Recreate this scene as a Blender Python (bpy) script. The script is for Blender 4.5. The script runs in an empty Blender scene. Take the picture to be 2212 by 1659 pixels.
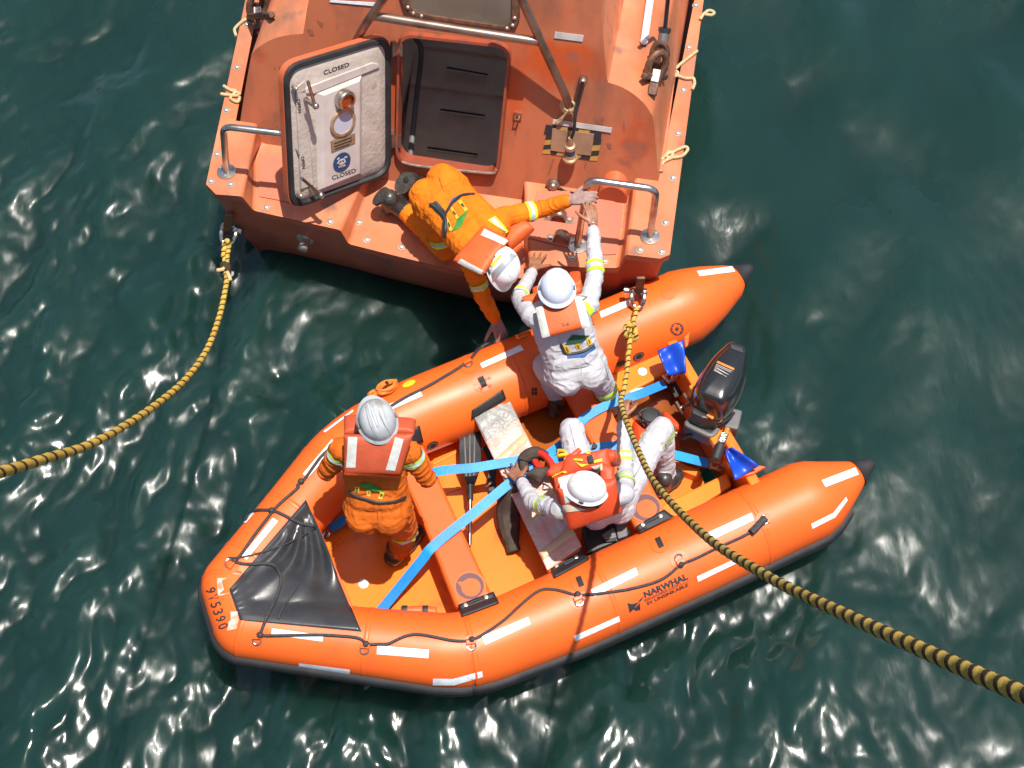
import bpy, bmesh, math, random
import numpy as np
from mathutils import Vector, Matrix
from mathutils.bvhtree import BVHTree
random.seed(7)
rng = np.random.default_rng(11)
scene = bpy.context.scene
COL = scene.collection
R = math.radians

# ------------------------------------------------------------------ camera, sky, sun, exposure
CAM = Vector((0.0, -5.0, 9.0)); TILT = R(30)
cd = bpy.data.cameras.new('camera'); cam = bpy.data.objects.new('camera', cd); COL.objects.link(cam)
cam.location = CAM; cam.rotation_euler = (TILT, 0, 0)
cd.sensor_width = 36.0; cd.lens = 36.0 * 3240.0 / 2212.0
cd.clip_start = 0.1; cd.clip_end = 5000
scene.camera = cam

SUN_DIR = Vector((0.16, -0.05, 1.0)).normalized()          # towards the sun
world = bpy.data.worlds.new('World'); scene.world = world; world.use_nodes = True
wn = world.node_tree.nodes; wl = world.node_tree.links
for n in list(wn): wn.remove(n)
wo = wn.new('ShaderNodeOutputWorld'); wb = wn.new('ShaderNodeBackground'); ws = wn.new('ShaderNodeTexSky')
ws.sky_type = 'NISHITA'; ws.sun_disc = False
ws.sun_elevation = math.asin(SUN_DIR.z); ws.sun_rotation = math.atan2(SUN_DIR.x, SUN_DIR.y)
ws.dust_density = 2.0
wb.inputs['Strength'].default_value = 0.098
wl.new(ws.outputs[0], wb.inputs['Color']); wl.new(wb.outputs[0], wo.inputs['Surface'])

sd = bpy.data.lights.new('sun', 'SUN'); sun = bpy.data.objects.new('sun', sd); COL.objects.link(sun)
sd.energy = 5.0; sd.angle = R(0.7); sd.color = (1.0, 0.955, 0.88)
sun.location = SUN_DIR * 20
sun.rotation_euler = (-SUN_DIR).to_track_quat('-Z', 'Y').to_euler()

scene.view_settings.view_transform = 'Standard'; scene.view_settings.look = 'None'
scene.view_settings.exposure = 0.53; scene.view_settings.gamma = 1.0
scene.view_settings.use_curve_mapping = False
scene.cycles.max_bounces = 6; scene.cycles.use_denoising = True
scene.cycles.sample_clamp_indirect = 4.0

# ------------------------------------------------------------------ measuring helpers (u, v are photo coordinates, 2212 wide)
CX, CY, FP = 1106.0, 829.5, 3240.0
def ray(u, v):
    x = (u - CX) / FP; y = -(v - CY) / FP
    c, s = math.cos(TILT), math.sin(TILT)
    return Vector((x, y * c + s, y * s - c))
def at(u, v, z):
    d = ray(u, v); return CAM + d * ((z - CAM.z) / d.z)
def onp(u, v, P, N):
    d = ray(u, v); return CAM + d * ((P - CAM).dot(N) / d.dot(N))
def at_depth(u, v, dist):
    return CAM + ray(u, v).normalized() * dist
def vA(x, y): return (405 + x * .26855, y * .26855)
def vB(x, y): return (945.1 + x * .28076, y * .28076)
def vC(x, y): return (405 + x * .26855, 351 + y * .26855)
def vD(x, y): return (810.1 + x * .24415, 351 + y * .24415)
def vE(x, y): return (1080.1 + x * .26855, 351 + y * .26855)
def vF(x, y): return (1026.1 + x * .22787, 702 + y * .22787)
def vG(x, y): return (1350.1 + x * .26039, 702 + y * .26039)
def vH(x, y): return (648 + x * .26042, 810 + y * .26042)
def vI(x, y): return (378 + x * .27666, 1053.1 + y * .27666)
def vJ(x, y): return (864.1 + x * .29292, 1026.1 + y * .29292)
def vK(x, y): return (1080.1 + x * .22787, 891.1 + y * .22787)
def vL(x, y): return (1350.1 + x * .24415, 1053.1 + y * .24415)
def V(*a): return Vector(a)

# ------------------------------------------------------------------ numpy perlin noise
_perm = rng.permutation(256); _perm = np.concatenate([_perm, _perm, _perm])
_grad = rng.normal(size=(256, 3)); _grad /= np.linalg.norm(_grad, axis=1)[:, None]
def perlin(p):
    p = np.asarray(p, float); i = np.floor(p).astype(int); f = p - i; i &= 255
    u = f * f * f * (f * (f * 6 - 15) + 10)
    out = np.zeros(len(p))
    for dx in (0, 1):
        for dy in (0, 1):
            for dz in (0, 1):
                h = _perm[_perm[_perm[i[:, 0] + dx] + i[:, 1] + dy] + i[:, 2] + dz]
                g = _grad[h]
                d = (g * (f - np.array([dx, dy, dz]))).sum(1)
                w = (u[:, 0] if dx else 1 - u[:, 0]) * (u[:, 1] if dy else 1 - u[:, 1]) * (u[:, 2] if dz else 1 - u[:, 2])
                out += w * d
    return out

# ------------------------------------------------------------------ materials
def nt(m): return m.node_tree.nodes, m.node_tree.links
def mat(name, col, rough=.5, col2=None, scale=4.0, amt=(.4, .65), metal=0.0, spec=.5, bump=0.0, bscale=60.0, col3=None, scale3=3.0, amt3=(.6, .68), coat=0.0, detail=6.0, rough2=None):
    m = bpy.data.materials.new(name); m.use_nodes = True
    N, L = nt(m); b = N['Principled BSDF']
    b.inputs['Base Color'].default_value = (*col, 1); b.inputs['Roughness'].default_value = rough
    b.inputs['Metallic'].default_value = metal; b.inputs['Specular IOR Level'].default_value = spec
    if coat: b.inputs['Coat Weight'].default_value = coat; b.inputs['Coat Roughness'].default_value = .12
    tc = N.new('ShaderNodeTexCoord')
    def noise(sc, det=detail):
        t = N.new('ShaderNodeTexNoise'); t.inputs['Scale'].default_value = sc; t.inputs['Detail'].default_value = det
        L.new(tc.outputs['Object'], t.inputs['Vector']); return t
    src = None
    if col2:
        t = noise(scale); r = N.new('ShaderNodeMapRange'); r.inputs[1].default_value, r.inputs[2].default_value = amt
        L.new(t.outputs['Fac'], r.inputs[0])
        mx = N.new('ShaderNodeMix'); mx.data_type = 'RGBA'
        mx.inputs[6].default_value = (*col, 1); mx.inputs[7].default_value = (*col2, 1)
        L.new(r.outputs[0], mx.inputs[0]); src = mx.outputs[2]
        if rough2 is not None:
            rr = N.new('ShaderNodeMapRange'); rr.inputs[3].default_value = rough; rr.inputs[4].default_value = rough2
            L.new(r.outputs[0], rr.inputs[0]); L.new(rr.outputs[0], b.inputs['Roughness'])
    if col3:
        t = noise(scale3, 10); r = N.new('ShaderNodeMapRange'); r.inputs[1].default_value, r.inputs[2].default_value = amt3
        L.new(t.outputs['Fac'], r.inputs[0])
        mx = N.new('ShaderNodeMix'); mx.data_type = 'RGBA'
        mx.inputs[6].default_value = (*col, 1); mx.inputs[7].default_value = (*col3, 1)
        if src: L.new(src, mx.inputs[6])
        L.new(r.outputs[0], mx.inputs[0]); src = mx.outputs[2]
    if src: L.new(src, b.inputs['Base Color'])
    if bump:
        t = noise(bscale, 4); bp = N.new('ShaderNodeBump'); bp.inputs['Strength'].default_value = bump
        bp.inputs['Distance'].default_value = .01
        L.new(t.outputs['Fac'], bp.inputs['Height']); L.new(bp.outputs[0], b.inputs['Normal'])
    return m
M = {}
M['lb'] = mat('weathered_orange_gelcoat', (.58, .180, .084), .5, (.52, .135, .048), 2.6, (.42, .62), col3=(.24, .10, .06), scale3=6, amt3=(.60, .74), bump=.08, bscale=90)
M['lbwall'] = mat('shaded_faded_orange_gelcoat', (.43, .122, .054), .52, (.48, .07, .010), 1.6, (.53, .62), col3=(.21, .09, .06), scale3=3.2, amt3=(.60, .72), bump=.06, bscale=70)  # same orange paint as the deck, base darkened for the wall's shade
def grime(m, col, lo, hi, sx, sz, amount):
    """long run-down stains and speckles over an existing paint"""
    N, L = nt(m); b = N['Principled BSDF']; src = b.inputs['Base Color'].links[0].from_socket
    tc = N.new('ShaderNodeTexCoord'); mp = N.new('ShaderNodeMapping'); mp.inputs['Scale'].default_value = (sx, sx * .45, sz); L.new(tc.outputs['Object'], mp.inputs['Vector'])
    t = N.new('ShaderNodeTexNoise'); t.inputs['Scale'].default_value = 1; t.inputs['Detail'].default_value = 9; t.inputs['Roughness'].default_value = .62; L.new(mp.outputs[0], t.inputs['Vector'])
    r = N.new('ShaderNodeMapRange'); r.inputs[1].default_value, r.inputs[2].default_value = lo, hi; r.inputs[4].default_value = amount; L.new(t.outputs['Fac'], r.inputs[0])
    sp = N.new('ShaderNodeTexVoronoi'); sp.inputs['Scale'].default_value = 26; L.new(tc.outputs['Object'], sp.inputs['Vector'])
    s2 = N.new('ShaderNodeMapRange'); s2.inputs[1].default_value, s2.inputs[2].default_value = .10, .06; s2.inputs[4].default_value = .55; L.new(sp.outputs['Distance'], s2.inputs[0])
    t3 = N.new('ShaderNodeTexNoise'); t3.inputs['Scale'].default_value = 2.3; L.new(tc.outputs['Object'], t3.inputs['Vector'])
    s3 = N.new('ShaderNodeMapRange'); s3.inputs[1].default_value, s3.inputs[2].default_value = .50, .60; L.new(t3.outputs['Fac'], s3.inputs[0])
    mu = N.new('ShaderNodeMath'); mu.operation = 'MULTIPLY'; L.new(s2.outputs[0], mu.inputs[0]); L.new(s3.outputs[0], mu.inputs[1])
    mxv = N.new('ShaderNodeMath'); mxv.operation = 'MAXIMUM'; L.new(r.outputs[0], mxv.inputs[0]); L.new(mu.outputs[0], mxv.inputs[1])
    mx = N.new('ShaderNodeMix'); mx.data_type = 'RGBA'; mx.inputs[7].default_value = (*col, 1); L.new(src, mx.inputs[6]); L.new(mxv.outputs[0], mx.inputs[0]); L.new(mx.outputs[2], b.inputs['Base Color'])
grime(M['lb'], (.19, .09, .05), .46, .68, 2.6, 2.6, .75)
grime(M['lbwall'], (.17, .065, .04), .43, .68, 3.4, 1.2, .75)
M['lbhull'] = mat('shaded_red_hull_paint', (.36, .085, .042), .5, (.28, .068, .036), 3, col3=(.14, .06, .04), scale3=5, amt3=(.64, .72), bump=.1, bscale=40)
M['lbframe'] = mat('worn_dark_orange_frame', (.32, .06, .024), .45, (.24, .055, .03), 7, col3=(.14, .06, .035), scale3=11, amt3=(.6, .7))
M['seam'] = mat('grey_seam_thread', (.26, .26, .28), .8)
M['seam2'] = mat('dark_orange_seam', (.26, .05, .006), .8)
M['groove'] = mat('dusty_groove', (.2, .2, .2), .7)
M['rustrun'] = mat('rust_run', (.22, .075, .04), .6, (.3, .09, .045), 30)
M['lbrim'] = mat('bright_orange_rim', (.52, .10, .03), .42, (.45, .11, .05), 5, col3=(.24, .08, .04), scale3=9, amt3=(.62, .72))
M['grip'] = mat('worn_deck_tread', (.5, .135, .07), .62, (.42, .12, .07), 6, col3=(.25, .12, .08), scale3=4, amt3=(.62, .75), bump=.5, bscale=110)
M['rib'] = mat('orange_tube_fabric', (.77, .118, .012), .42, (.70, .100, .011), 1.7, (.35, .7), col3=(.55, .075, .018), scale3=3.5, amt3=(.60, .85), bump=.05, bscale=18, rough2=.52)
M['ribseam'] = mat('orange_tube_patch', (.73, .105, .011), .45)
M['ribfloor'] = mat('orange_fibreglass_floor', (.80, .172, .010), .3, (.72, .138, .010), 2.5, (.4, .7), col3=(.42, .085, .015), scale3=5.5, amt3=(.58, .76), bump=.05, bscale=30)
M['thwart'] = mat('orange_thwart_fabric', (.70, .105, .012), .38, (.62, .088, .012), 3, bump=.03)
M['locker'] = mat('orange_locker_gelcoat', (.72, .19, .011), .3, (.66, .16, .010), 3)
M['rubber'] = mat('black_rubber', (.012, .011, .012), .6, (.022, .02, .021), 8, bump=.1, bscale=50)
M['pvc'] = mat('black_pvc_sheet', (.022, .022, .024), .28, (.034, .034, .036), 6, bump=.12, bscale=14)
M['tape'] = mat('silver_reflective_tape', (.74, .76, .78), .4, (.6, .63, .67), 25, bump=.15, bscale=150)
M['greytape'] = mat('aged_reflective_tape', (.52, .45, .42), .5, (.4, .36, .34), 12, bump=.1)
M['steel'] = mat('stainless_steel', (.55, .5, .45), .28, (.36, .26, .2), 9, (.5, .7), metal=1.0)
M['oldsteel'] = mat('tarnished_steel_pipe', (.34, .24, .19), .36, (.2, .13, .1), 7, (.45, .65), metal=.85)
M['rust'] = mat('rusty_iron', (.10, .05, .035), .6, (.2, .09, .05), 20, metal=.4, bump=.4)
M['bolt'] = mat('zinc_bolt', (.55, .5, .44), .35, (.38, .3, .24), 30, metal=.7)
M['dark'] = mat('dark_gap', (.012, .011, .011), .7)
M['panel'] = mat('dirty_cabin_floor', (.68, .52, .40), .62, (.56, .42, .31), 4, bump=.2)
M['cabin'] = mat('cabin_lining', (.74, .60, .48), .7, (.62, .49, .38), 3)
M['doorw'] = mat('off_white_door_lining', (.46, .39, .34), .48, (.37, .30, .26), 7, (.4, .7), col3=(.3, .2, .13), scale3=9, amt3=(.64, .76), bump=.5, bscale=34)
M['doorp'] = mat('white_door_panel', (.53, .455, .42), .4, (.44, .375, .34), 6, bump=.05, col3=(.33, .23, .16), scale3=8, amt3=(.62, .74))
M['ink'] = mat('black_ink', (.02, .02, .025), .6)
M['navy'] = mat('navy_emblem', (.02, .05, .13), .5)
M['lens'] = mat('grey_port_glass', (.45, .43, .5), .15)
M['brass'] = mat('brass_ring', (.5, .36, .2), .4, (.35, .25, .16), 20, metal=.6)
M['copper'] = mat('copper_lens', (.35, .09, .03), .15, metal=.6)
M['yellowst'] = mat('hazard_yellow', (.45, .24, .045), .55, (.35, .18, .05), 14)
M['kraft'] = mat('brown_paper', (.32, .17, .1), .65, (.24, .13, .08), 9, bump=.4, bscale=12)
M['cord'] = mat('beige_cord', (.55, .38, .2), .8, (.4, .27, .14), 40, bump=.4, bscale=160)
M['orangecloth'] = mat('orange_coverall', (.70, .165, .006), .82, (.64, .135, .006), 9, bump=.3, bscale=120, spec=.2)
M['orangecloth2'] = mat('shaded_orange_coverall', (.52, .105, .008), .82, (.44, .085, .008), 9, bump=.25, bscale=260, spec=.2)  # darker copy of the coverall orange, shade put into the colour
M['whitecloth'] = mat('white_coverall', (.43, .425, .45), .85, (.38, .375, .39), 6, col3=(.38, .31, .26), scale3=6, amt3=(.64, .78), bump=.12, bscale=160, spec=.2)
M['skin'] = mat('brown_skin', (.28, .125, .065), .5, (.22, .09, .05), 30, bump=.1, bscale=220)
M['glove'] = mat('grey_pink_glove', (.3, .19, .17), .8, (.22, .13, .12), 22, bump=.3, bscale=120)
M['boot'] = mat('black_leather_boot', (.018, .016, .016), .35, (.05, .045, .042), 14, bump=.2, bscale=60)
M['sole'] = mat('muddy_boot_sole', (.03, .026, .022), .85, (.055, .047, .04), 25, bump=.8, bscale=60)
M['jkt'] = mat('orange_life_jacket_shell', (.62, .095, .014), .6, (.54, .075, .014), 8, bump=.2, bscale=40)
M['jktdark'] = mat('dull_red_life_jacket_shell', (.44, .068, .020), .6, (.37, .056, .02), 8, bump=.2, bscale=40)
M['jktred'] = mat('red_life_jacket_shell', (.62, .06, .012), .58, (.52, .05, .012), 8, bump=.25, bscale=30)
M['refl'] = mat('grey_reflective_strip', (.50, .50, .47), .5, (.42, .42, .39), 30, bump=.25, bscale=60)
M['cream'] = mat('cream_reflective_strip', (.6, .52, .38), .55, (.5, .43, .32), 30)
M['lime'] = mat('fluorescent_lime', (.52, .80, .02), .6)
M['silver'] = mat('silver_band', (.42, .46, .48), .45)
M['helmw'] = mat('white_helmet', (.72, .72, .72), .28, (.66, .66, .67), 4)
M['helmg'] = mat('dusty_grey_helmet', (.42, .44, .45), .45, (.33, .345, .36), 9, col3=(.22, .21, .19), scale3=12, amt3=(.56, .72))
M['helmb'] = mat('blue_shaded_white_helmet', (.55, .61, .72), .32, (.52, .58, .68), 4)  # white shell, with the blue cast of shade put into its colour
M['helms'] = mat('satin_silver_band', (.5, .5, .5), .3, metal=.5)
M['greenp'] = mat('green_print', (.03, .17, .02), .7, (.05, .25, .02), 30)
M['darkgreen'] = mat('dark_green_print', (.01, .06, .03), .7)
M['yellowp'] = mat('yellow_print', (.62, .38, .03), .7)
M['bluep'] = mat('blue_label', (.02, .07, .22), .6)
M['yellow'] = mat('yellow_webbing', (.75, .52, .02), .55, (.65, .42, .02), 30)
M['blue'] = mat('blue_webbing', (.004, .25, .62), .5, (.003, .18, .54), 5, (.4, .6), bump=.3, bscale=130)
M['bluecloth'] = mat('royal_blue_vinyl', (.006, .06, .45), .4, (.005, .045, .36), 6, bump=.15, bscale=16)
M['white'] = mat('white_plastic', (.75, .75, .72), .4)
M['brown'] = mat('dark_brown_canvas', (.036, .025, .018), .85, (.06, .042, .03), 14, bump=.4, bscale=60)
M['redring'] = mat('red_enamel', (.45, .025, .015), .25)
M['bubble'] = mat('pink_bubble_wrap', (.62, .31, .25), .3, (.56, .42, .37), 9, (.42, .58), bump=.9, bscale=55)
M['silverwrap'] = mat('grey_bubble_wrap', (.24, .235, .215), .3, (.33, .32, .30), 9, bump=.9, bscale=50)
M['packtape'] = mat('beige_packing_tape', (.56, .36, .2), .4, (.5, .32, .2), 12)
M['plastic'] = mat('black_plastic', (.014, .014, .015), .35, (.024, .023, .024), 9)
M['gloss'] = mat('glossy_black_cowl', (.012, .012, .013), .22, coat=.6)
M['greyplastic'] = mat('grey_plastic', (.12, .115, .11), .55, (.09, .085, .08), 8)
M['motororange'] = mat('orange_label', (.75, .18, .02), .5)
M['tank'] = mat('red_orange_tank', (.66, .055, .010), .35, (.58, .05, .01), 4)
M['line'] = mat('black_braided_line', (.02, .018, .02), .6, (.045, .04, .04), 90, bump=.5, bscale=200)
M['orangeline'] = mat('orange_rope', (.72, .2, .02), .7, (.6, .15, .02), 60, bump=.5, bscale=150)
M['eye'] = mat('eye_white', (.6, .58, .55), .3)
M['lip'] = mat('lip', (.22, .07, .05), .5)
M['hair'] = mat('black_hair', (.012, .01, .009), .6)
M['watch'] = mat('black_watch', (.012, .012, .014), .4)
M['bilge'] = mat('brown_bilge_water', (.16, .045, .015), .06, (.3, .08, .012), 3, (.4, .6), bump=.35, bscale=16, spec=.6)

def rope_mat(name, ca, cb, turns, frac, fray=None):
    """twisted rope: dark strand spiralling round a yellow one; UV x runs along the rope in metres, y round it"""
    m = bpy.data.materials.new(name); m.use_nodes = True; N, L = nt(m); b = N['Principled BSDF']
    b.inputs['Roughness'].default_value = .75; b.inputs['Specular IOR Level'].default_value = .25
    uv = N.new('ShaderNodeUVMap'); sp = N.new('ShaderNodeSeparateXYZ'); L.new(uv.outputs[0], sp.inputs[0])
    mu = N.new('ShaderNodeMath'); mu.operation = 'MULTIPLY'; mu.inputs[1].default_value = turns; L.new(sp.outputs[0], mu.inputs[0])
    ad = N.new('ShaderNodeMath'); ad.operation = 'ADD'; L.new(mu.outputs[0], ad.inputs[0]); L.new(sp.outputs[1], ad.inputs[1])
    fr = N.new('ShaderNodeMath'); fr.operation = 'FRACT'; L.new(ad.outputs[0], fr.inputs[0])
    tc = N.new('ShaderNodeTexCoord'); t = N.new('ShaderNodeTexNoise'); t.inputs['Scale'].default_value = 45
    L.new(tc.outputs['Object'], t.inputs['Vector'])
    ns = N.new('ShaderNodeMath'); ns.operation = 'MULTIPLY_ADD'; ns.inputs[1].default_value = .14; L.new(t.outputs['Fac'], ns.inputs[0]); L.new(fr.outputs[0], ns.inputs[2])
    rp = N.new('ShaderNodeValToRGB'); e = rp.color_ramp.elements
    e[0].position = frac - .03; e[0].color = (*cb, 1); e[1].position = frac + .04; e[1].color = (*ca, 1)
    rp.color_ramp.interpolation = 'LINEAR'
    L.new(ns.outputs[0], rp.inputs[0])
    t2 = N.new('ShaderNodeTexNoise'); t2.inputs['Scale'].default_value = 9; L.new(tc.outputs['Object'], t2.inputs['Vector'])
    mx = N.new('ShaderNodeMix'); mx.data_type = 'RGBA'; mx.blend_type = 'MULTIPLY'; mx.inputs[0].default_value = .6
    L.new(rp.outputs[0], mx.inputs[6]); L.new(t2.outputs['Color'], mx.inputs[7])
    mr = N.new('ShaderNodeMapRange'); mr.inputs[3].default_value = .6; mr.inputs[4].default_value = 1.25; L.new(t2.outputs['Fac'], mr.inputs[0])
    vm = N.new('ShaderNodeVectorMath'); vm.operation = 'SCALE'; L.new(rp.outputs[0], vm.inputs[0]); L.new(mr.outputs[0], vm.inputs['Scale'])
    L.new(vm.outputs[0], b.inputs['Base Color'])
    t3 = N.new('ShaderNodeTexNoise'); t3.inputs['Scale'].default_value = 220; L.new(tc.outputs['Object'], t3.inputs['Vector'])
    bp = N.new('ShaderNodeBump'); bp.inputs['Strength'].default_value = .5; bp.inputs['Distance'].default_value = .004
    L.new(t3.outputs['Fac'], bp.inputs['Height']); L.new(bp.outputs[0], b.inputs['Normal'])
    return m
M['rope'] = rope_mat('yellow_black_rope', (.54, .34, .06), (.045, .030, .016), 27.0, .33)
M['rope2'] = rope_mat('olive_black_rope', (.46, .305, .065), (.034, .024, .013), 40.0, .42)

# ------------------------------------------------------------------ object helpers
OFF = {}
def link(name, mesh, parent=None, smooth=True, label=None, mats=None):
    """mesh is in world coordinates; a child's mesh is moved so that it sits under its thing's origin"""
    o = bpy.data.objects.new(name, mesh); COL.objects.link(o)
    if parent is not None:
        o.parent = parent; OFF[o.name] = OFF[parent.name]
        mesh.transform(Matrix.Translation(-OFF[parent.name]))
    else:
        OFF[o.name] = Vector((0, 0, 0))
    if label: o['label'] = label
    if smooth: mesh.polygons.foreach_set('use_smooth', [True] * len(mesh.polygons))
    return o
def thing(name, label, cat, loc=(0, 0, 0), group=None):
    o = bpy.data.objects.new(name, None); COL.objects.link(o); o.location = loc
    o.empty_display_size = .1
    OFF[o.name] = Vector(loc); o['label'] = label; o['category'] = cat
    if group: o['group'] = group
    return o
def tag(o, label, cat, group=None):
    o['label'] = label; o['category'] = cat
    if group: o['group'] = group
    return o
def structure(o, kind='structure'): o['kind'] = kind; return o
def obj(name, bm, m, parent=None, smooth=True, sharp=35, label=None, bevel=0.0, recalc=True):
    if recalc: bmesh.ops.recalc_face_normals(bm, faces=bm.faces)
    me = bpy.data.meshes.new(name); bm.to_mesh(me); bm.free()
    for q in (m if isinstance(m, (list, tuple)) else [m]): me.materials.append(M[q] if isinstance(q, str) else q)
    o = link(name, me, parent, smooth, label)
    if smooth and sharp: me.set_sharp_from_angle(angle=R(sharp))
    if bevel:
        b = o.modifiers.new('bevel', 'BEVEL'); b.width = bevel; b.segments = 2; b.limit_method = 'ANGLE'; b.angle_limit = R(30)
    return o
def NB(): return bmesh.new()
def basis(d, hint=(0, 0, 1)):
    d = Vector(d).normalized(); h = Vector(hint)
    if abs(d.dot(h)) > .95: h = Vector((1, 0, 0))
    a = d.cross(h).normalized(); b = a.cross(d).normalized()
    return a, b                                                     # a sideways, b up
def box(bm, c, x, y, z):
    """c centre, x y z half-axis vectors"""
    c, x, y, z = map(Vector, (c, x, y, z))
    vs = [bm.verts.new(c + x * i + y * j + z * k) for i in (-1, 1) for j in (-1, 1) for k in (-1, 1)]
    for f in ((0, 1, 3, 2), (4, 6, 7, 5), (0, 4, 5, 1), (2, 3, 7, 6), (0, 2, 6, 4), (1, 5, 7, 3)): bm.faces.new([vs[i] for i in f])
def boxz(bm, a, b, w, h, up=(0, 0, 1)):
    a, b = Vector(a), Vector(b); s, u = basis(b - a, up)
    box(bm, (a + b) / 2, (b - a) / 2, s * w / 2, u * h / 2)
def prism(bm, poly, ext):
    ext = Vector(ext); n = len(poly)
    a = [bm.verts.new(Vector(p)) for p in poly]; b = [bm.verts.new(Vector(p) + ext) for p in poly]
    bm.faces.new(a); bm.faces.new(b[::-1])
    for i in range(n): bm.faces.new([a[i], a[(i + 1) % n], b[(i + 1) % n], b[i]])
def tube(bm, pts, rad, n=8, caps=True, closed=False, uvscale=False, squash=None):
    pts = [Vector(p) for p in pts]; m = len(pts)
    rs = rad if isinstance(rad, (list, tuple)) else [rad] * m
    a = None; rings = []
    for i, p in enumerate(pts):
        if closed: t = (pts[(i + 1) % m] - pts[i - 1]).normalized()
        elif i == 0: t = (pts[1] - p).normalized()
        elif i == m - 1: t = (p - pts[-2]).normalized()
        else: t = ((pts[i + 1] - p).normalized() + (p - pts[i - 1]).normalized()).normalized()
        if a is None: a, b = basis(t)
        else:
            a = (a - t * a.dot(t)).normalized(); b = a.cross(t).normalized()
        rings.append([bm.verts.new(p + (a * math.cos(2 * math.pi * k / n) + b * math.sin(2 * math.pi * k / n)) * rs[i]) for k in range(n)])
    for i in range(m if closed else m - 1):
        r0, r1 = rings[i], rings[(i + 1) % m]
        for k in range(n): bm.faces.new([r0[k], r0[(k + 1) % n], r1[(k + 1) % n], r1[k]])
    if caps and not closed:
        bm.faces.new(rings[0][::-1]); bm.faces.new(rings[-1])
    return rings
def bez(pts, n=8):
    """Catmull-Rom through points"""
    P = [Vector(p) for p in pts]; P = [P[0] * 2 - P[1]] + P + [P[-1] * 2 - P[-2]]; out = []
    for i in range(1, len(P) - 2):
        for k in range(n):
            t = k / n; a, b, c, d = P[i - 1], P[i], P[i + 1], P[i + 2]
            out.append(.5 * ((2 * b) + (c - a) * t + (2 * a - 5 * b + 4 * c - d) * t * t + (3 * b - a - 3 * c + d) * t ** 3))
    out.append(P[-2]); return out
def lathe(bm, c, axis, prof, n=16, hint=(0, 1, 0), caps=True):
    """prof: list of (radius, height along axis)"""
    c = Vector(c); ax = Vector(axis).normalized(); a, b = basis(ax, hint); rings = []
    for r, h in prof:
        rings.append([bm.verts.new(c + ax * h + (a * math.cos(2 * math.pi * k / n) + b * math.sin(2 * math.pi * k / n)) * max(r, 1e-5)) for k in range(n)])
    for i in range(len(rings) - 1):
        for k in range(n): bm.faces.new([rings[i][k], rings[i][(k + 1) % n], rings[i + 1][(k + 1) % n], rings[i + 1][k]])
    if caps: bm.faces.new(rings[0][::-1]); bm.faces.new(rings[-1])
def ball(bm, c, r, n=10, sx=None):
    prof = [(r * math.sin(math.pi * i / n), -r * math.cos(math.pi * i / n)) for i in range(n + 1)]
    prof[0] = (r * .02, -r); prof[-1] = (r * .02, r)
    lathe(bm, c, sx or (0, 0, 1), prof, n + 2)
def bvh_of(o):
    me = o.data; off = OFF[o.name]
    return BVHTree.FromPolygons([v.co + off for v in me.vertices], [list(p.vertices) for p in me.polygons])
def hit(bvhs, u, v, off=.004):
    best = None; d = ray(u, v).normalized()
    for b in bvhs:
        h = b.ray_cast(CAM, d)
        if h[0] is not None and (best is None or h[3] < best[3]): best = h
    if best is None: return None
    n = best[1] if best[1].dot(d) < 0 else -best[1]
    return best[0] + n * off
def biggest_island(bm):
    bm.faces.index_update(); left = set(bm.faces); best = set()
    while left:
        st = [left.pop()]; isl = set(st)
        while st:
            f = st.pop()
            for e in f.edges:
                for g in e.link_faces:
                    if g in left: left.discard(g); isl.add(g); st.append(g)
        if len(isl) > len(best): best = isl
    bmesh.ops.delete(bm, geom=[f for f in bm.faces if f not in best], context='FACES')
    bmesh.ops.delete(bm, geom=[v for v in bm.verts if not v.link_faces], context='VERTS')
def decal(name, bvhs, quad, m, parent, off=.004, nu=10, nv=4, thick=0.0, label=None):
    """a thin strip that follows the surface it is stuck to; quad in photo coordinates"""
    bm = NB(); g = []
    for i in range(nu + 1):
        row = []
        for j in range(nv + 1):
            s, t = i / nu, j / nv
            p = [(quad[0][k] * (1 - s) + quad[1][k] * s) * (1 - t) + (quad[3][k] * (1 - s) + quad[2][k] * s) * t for k in (0, 1)]
            h = hit(bvhs, p[0], p[1], off); row.append(bm.verts.new(h) if h is not None else None)
        g.append(row)
    for i in range(nu):
        for j in range(nv):
            q = [g[i][j], g[i + 1][j], g[i + 1][j + 1], g[i][j + 1]]
            if all(x is not None for x in q) and max((q[a].co - q[b].co).length for a in range(4) for b in range(a)) < .3: bm.faces.new(q)
    biggest_island(bm); o = obj(name, bm, m, parent, label=label, recalc=False, sharp=0)
    flip_to_cam(o)
    return o
def flip_to_cam(o):
    me = o.data; off = OFF[o.name]; n = 0
    for p in me.polygons:
        if (CAM - (p.center + off)).dot(p.normal) < 0: n += 1
    if n * 2 > len(me.polygons): me.flip_normals()
def disc_decal(name, bvhs, c, rx, m, parent, off=.005, n=20, ry=None, inner=0.0, rot=0.0, label=None):
    bm = NB(); ry = ry or rx; rings = []
    fr = [inner, inner + (1 - inner) * .5, 1.0] if inner else [.02, .5, 1.0]
    for f in fr:
        row = []
        for k in range(n):
            a = 2 * math.pi * k / n; x, y = rx * f * math.cos(a), ry * f * math.sin(a)
            h = hit(bvhs, c[0] + x * math.cos(rot) - y * math.sin(rot), c[1] + x * math.sin(rot) + y * math.cos(rot), off)
            row.append(bm.verts.new(h) if h is not None else None)
        rings.append(row)
    for i in range(len(rings) - 1):
        for k in range(n):
            q = [rings[i][k], rings[i][(k + 1) % n], rings[i + 1][(k + 1) % n], rings[i + 1][k]]
            if all(x is not None for x in q): bm.faces.new(q)
    o = obj(name, bm, m, parent, recalc=False, sharp=0, label=label); flip_to_cam(o); return o
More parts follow.
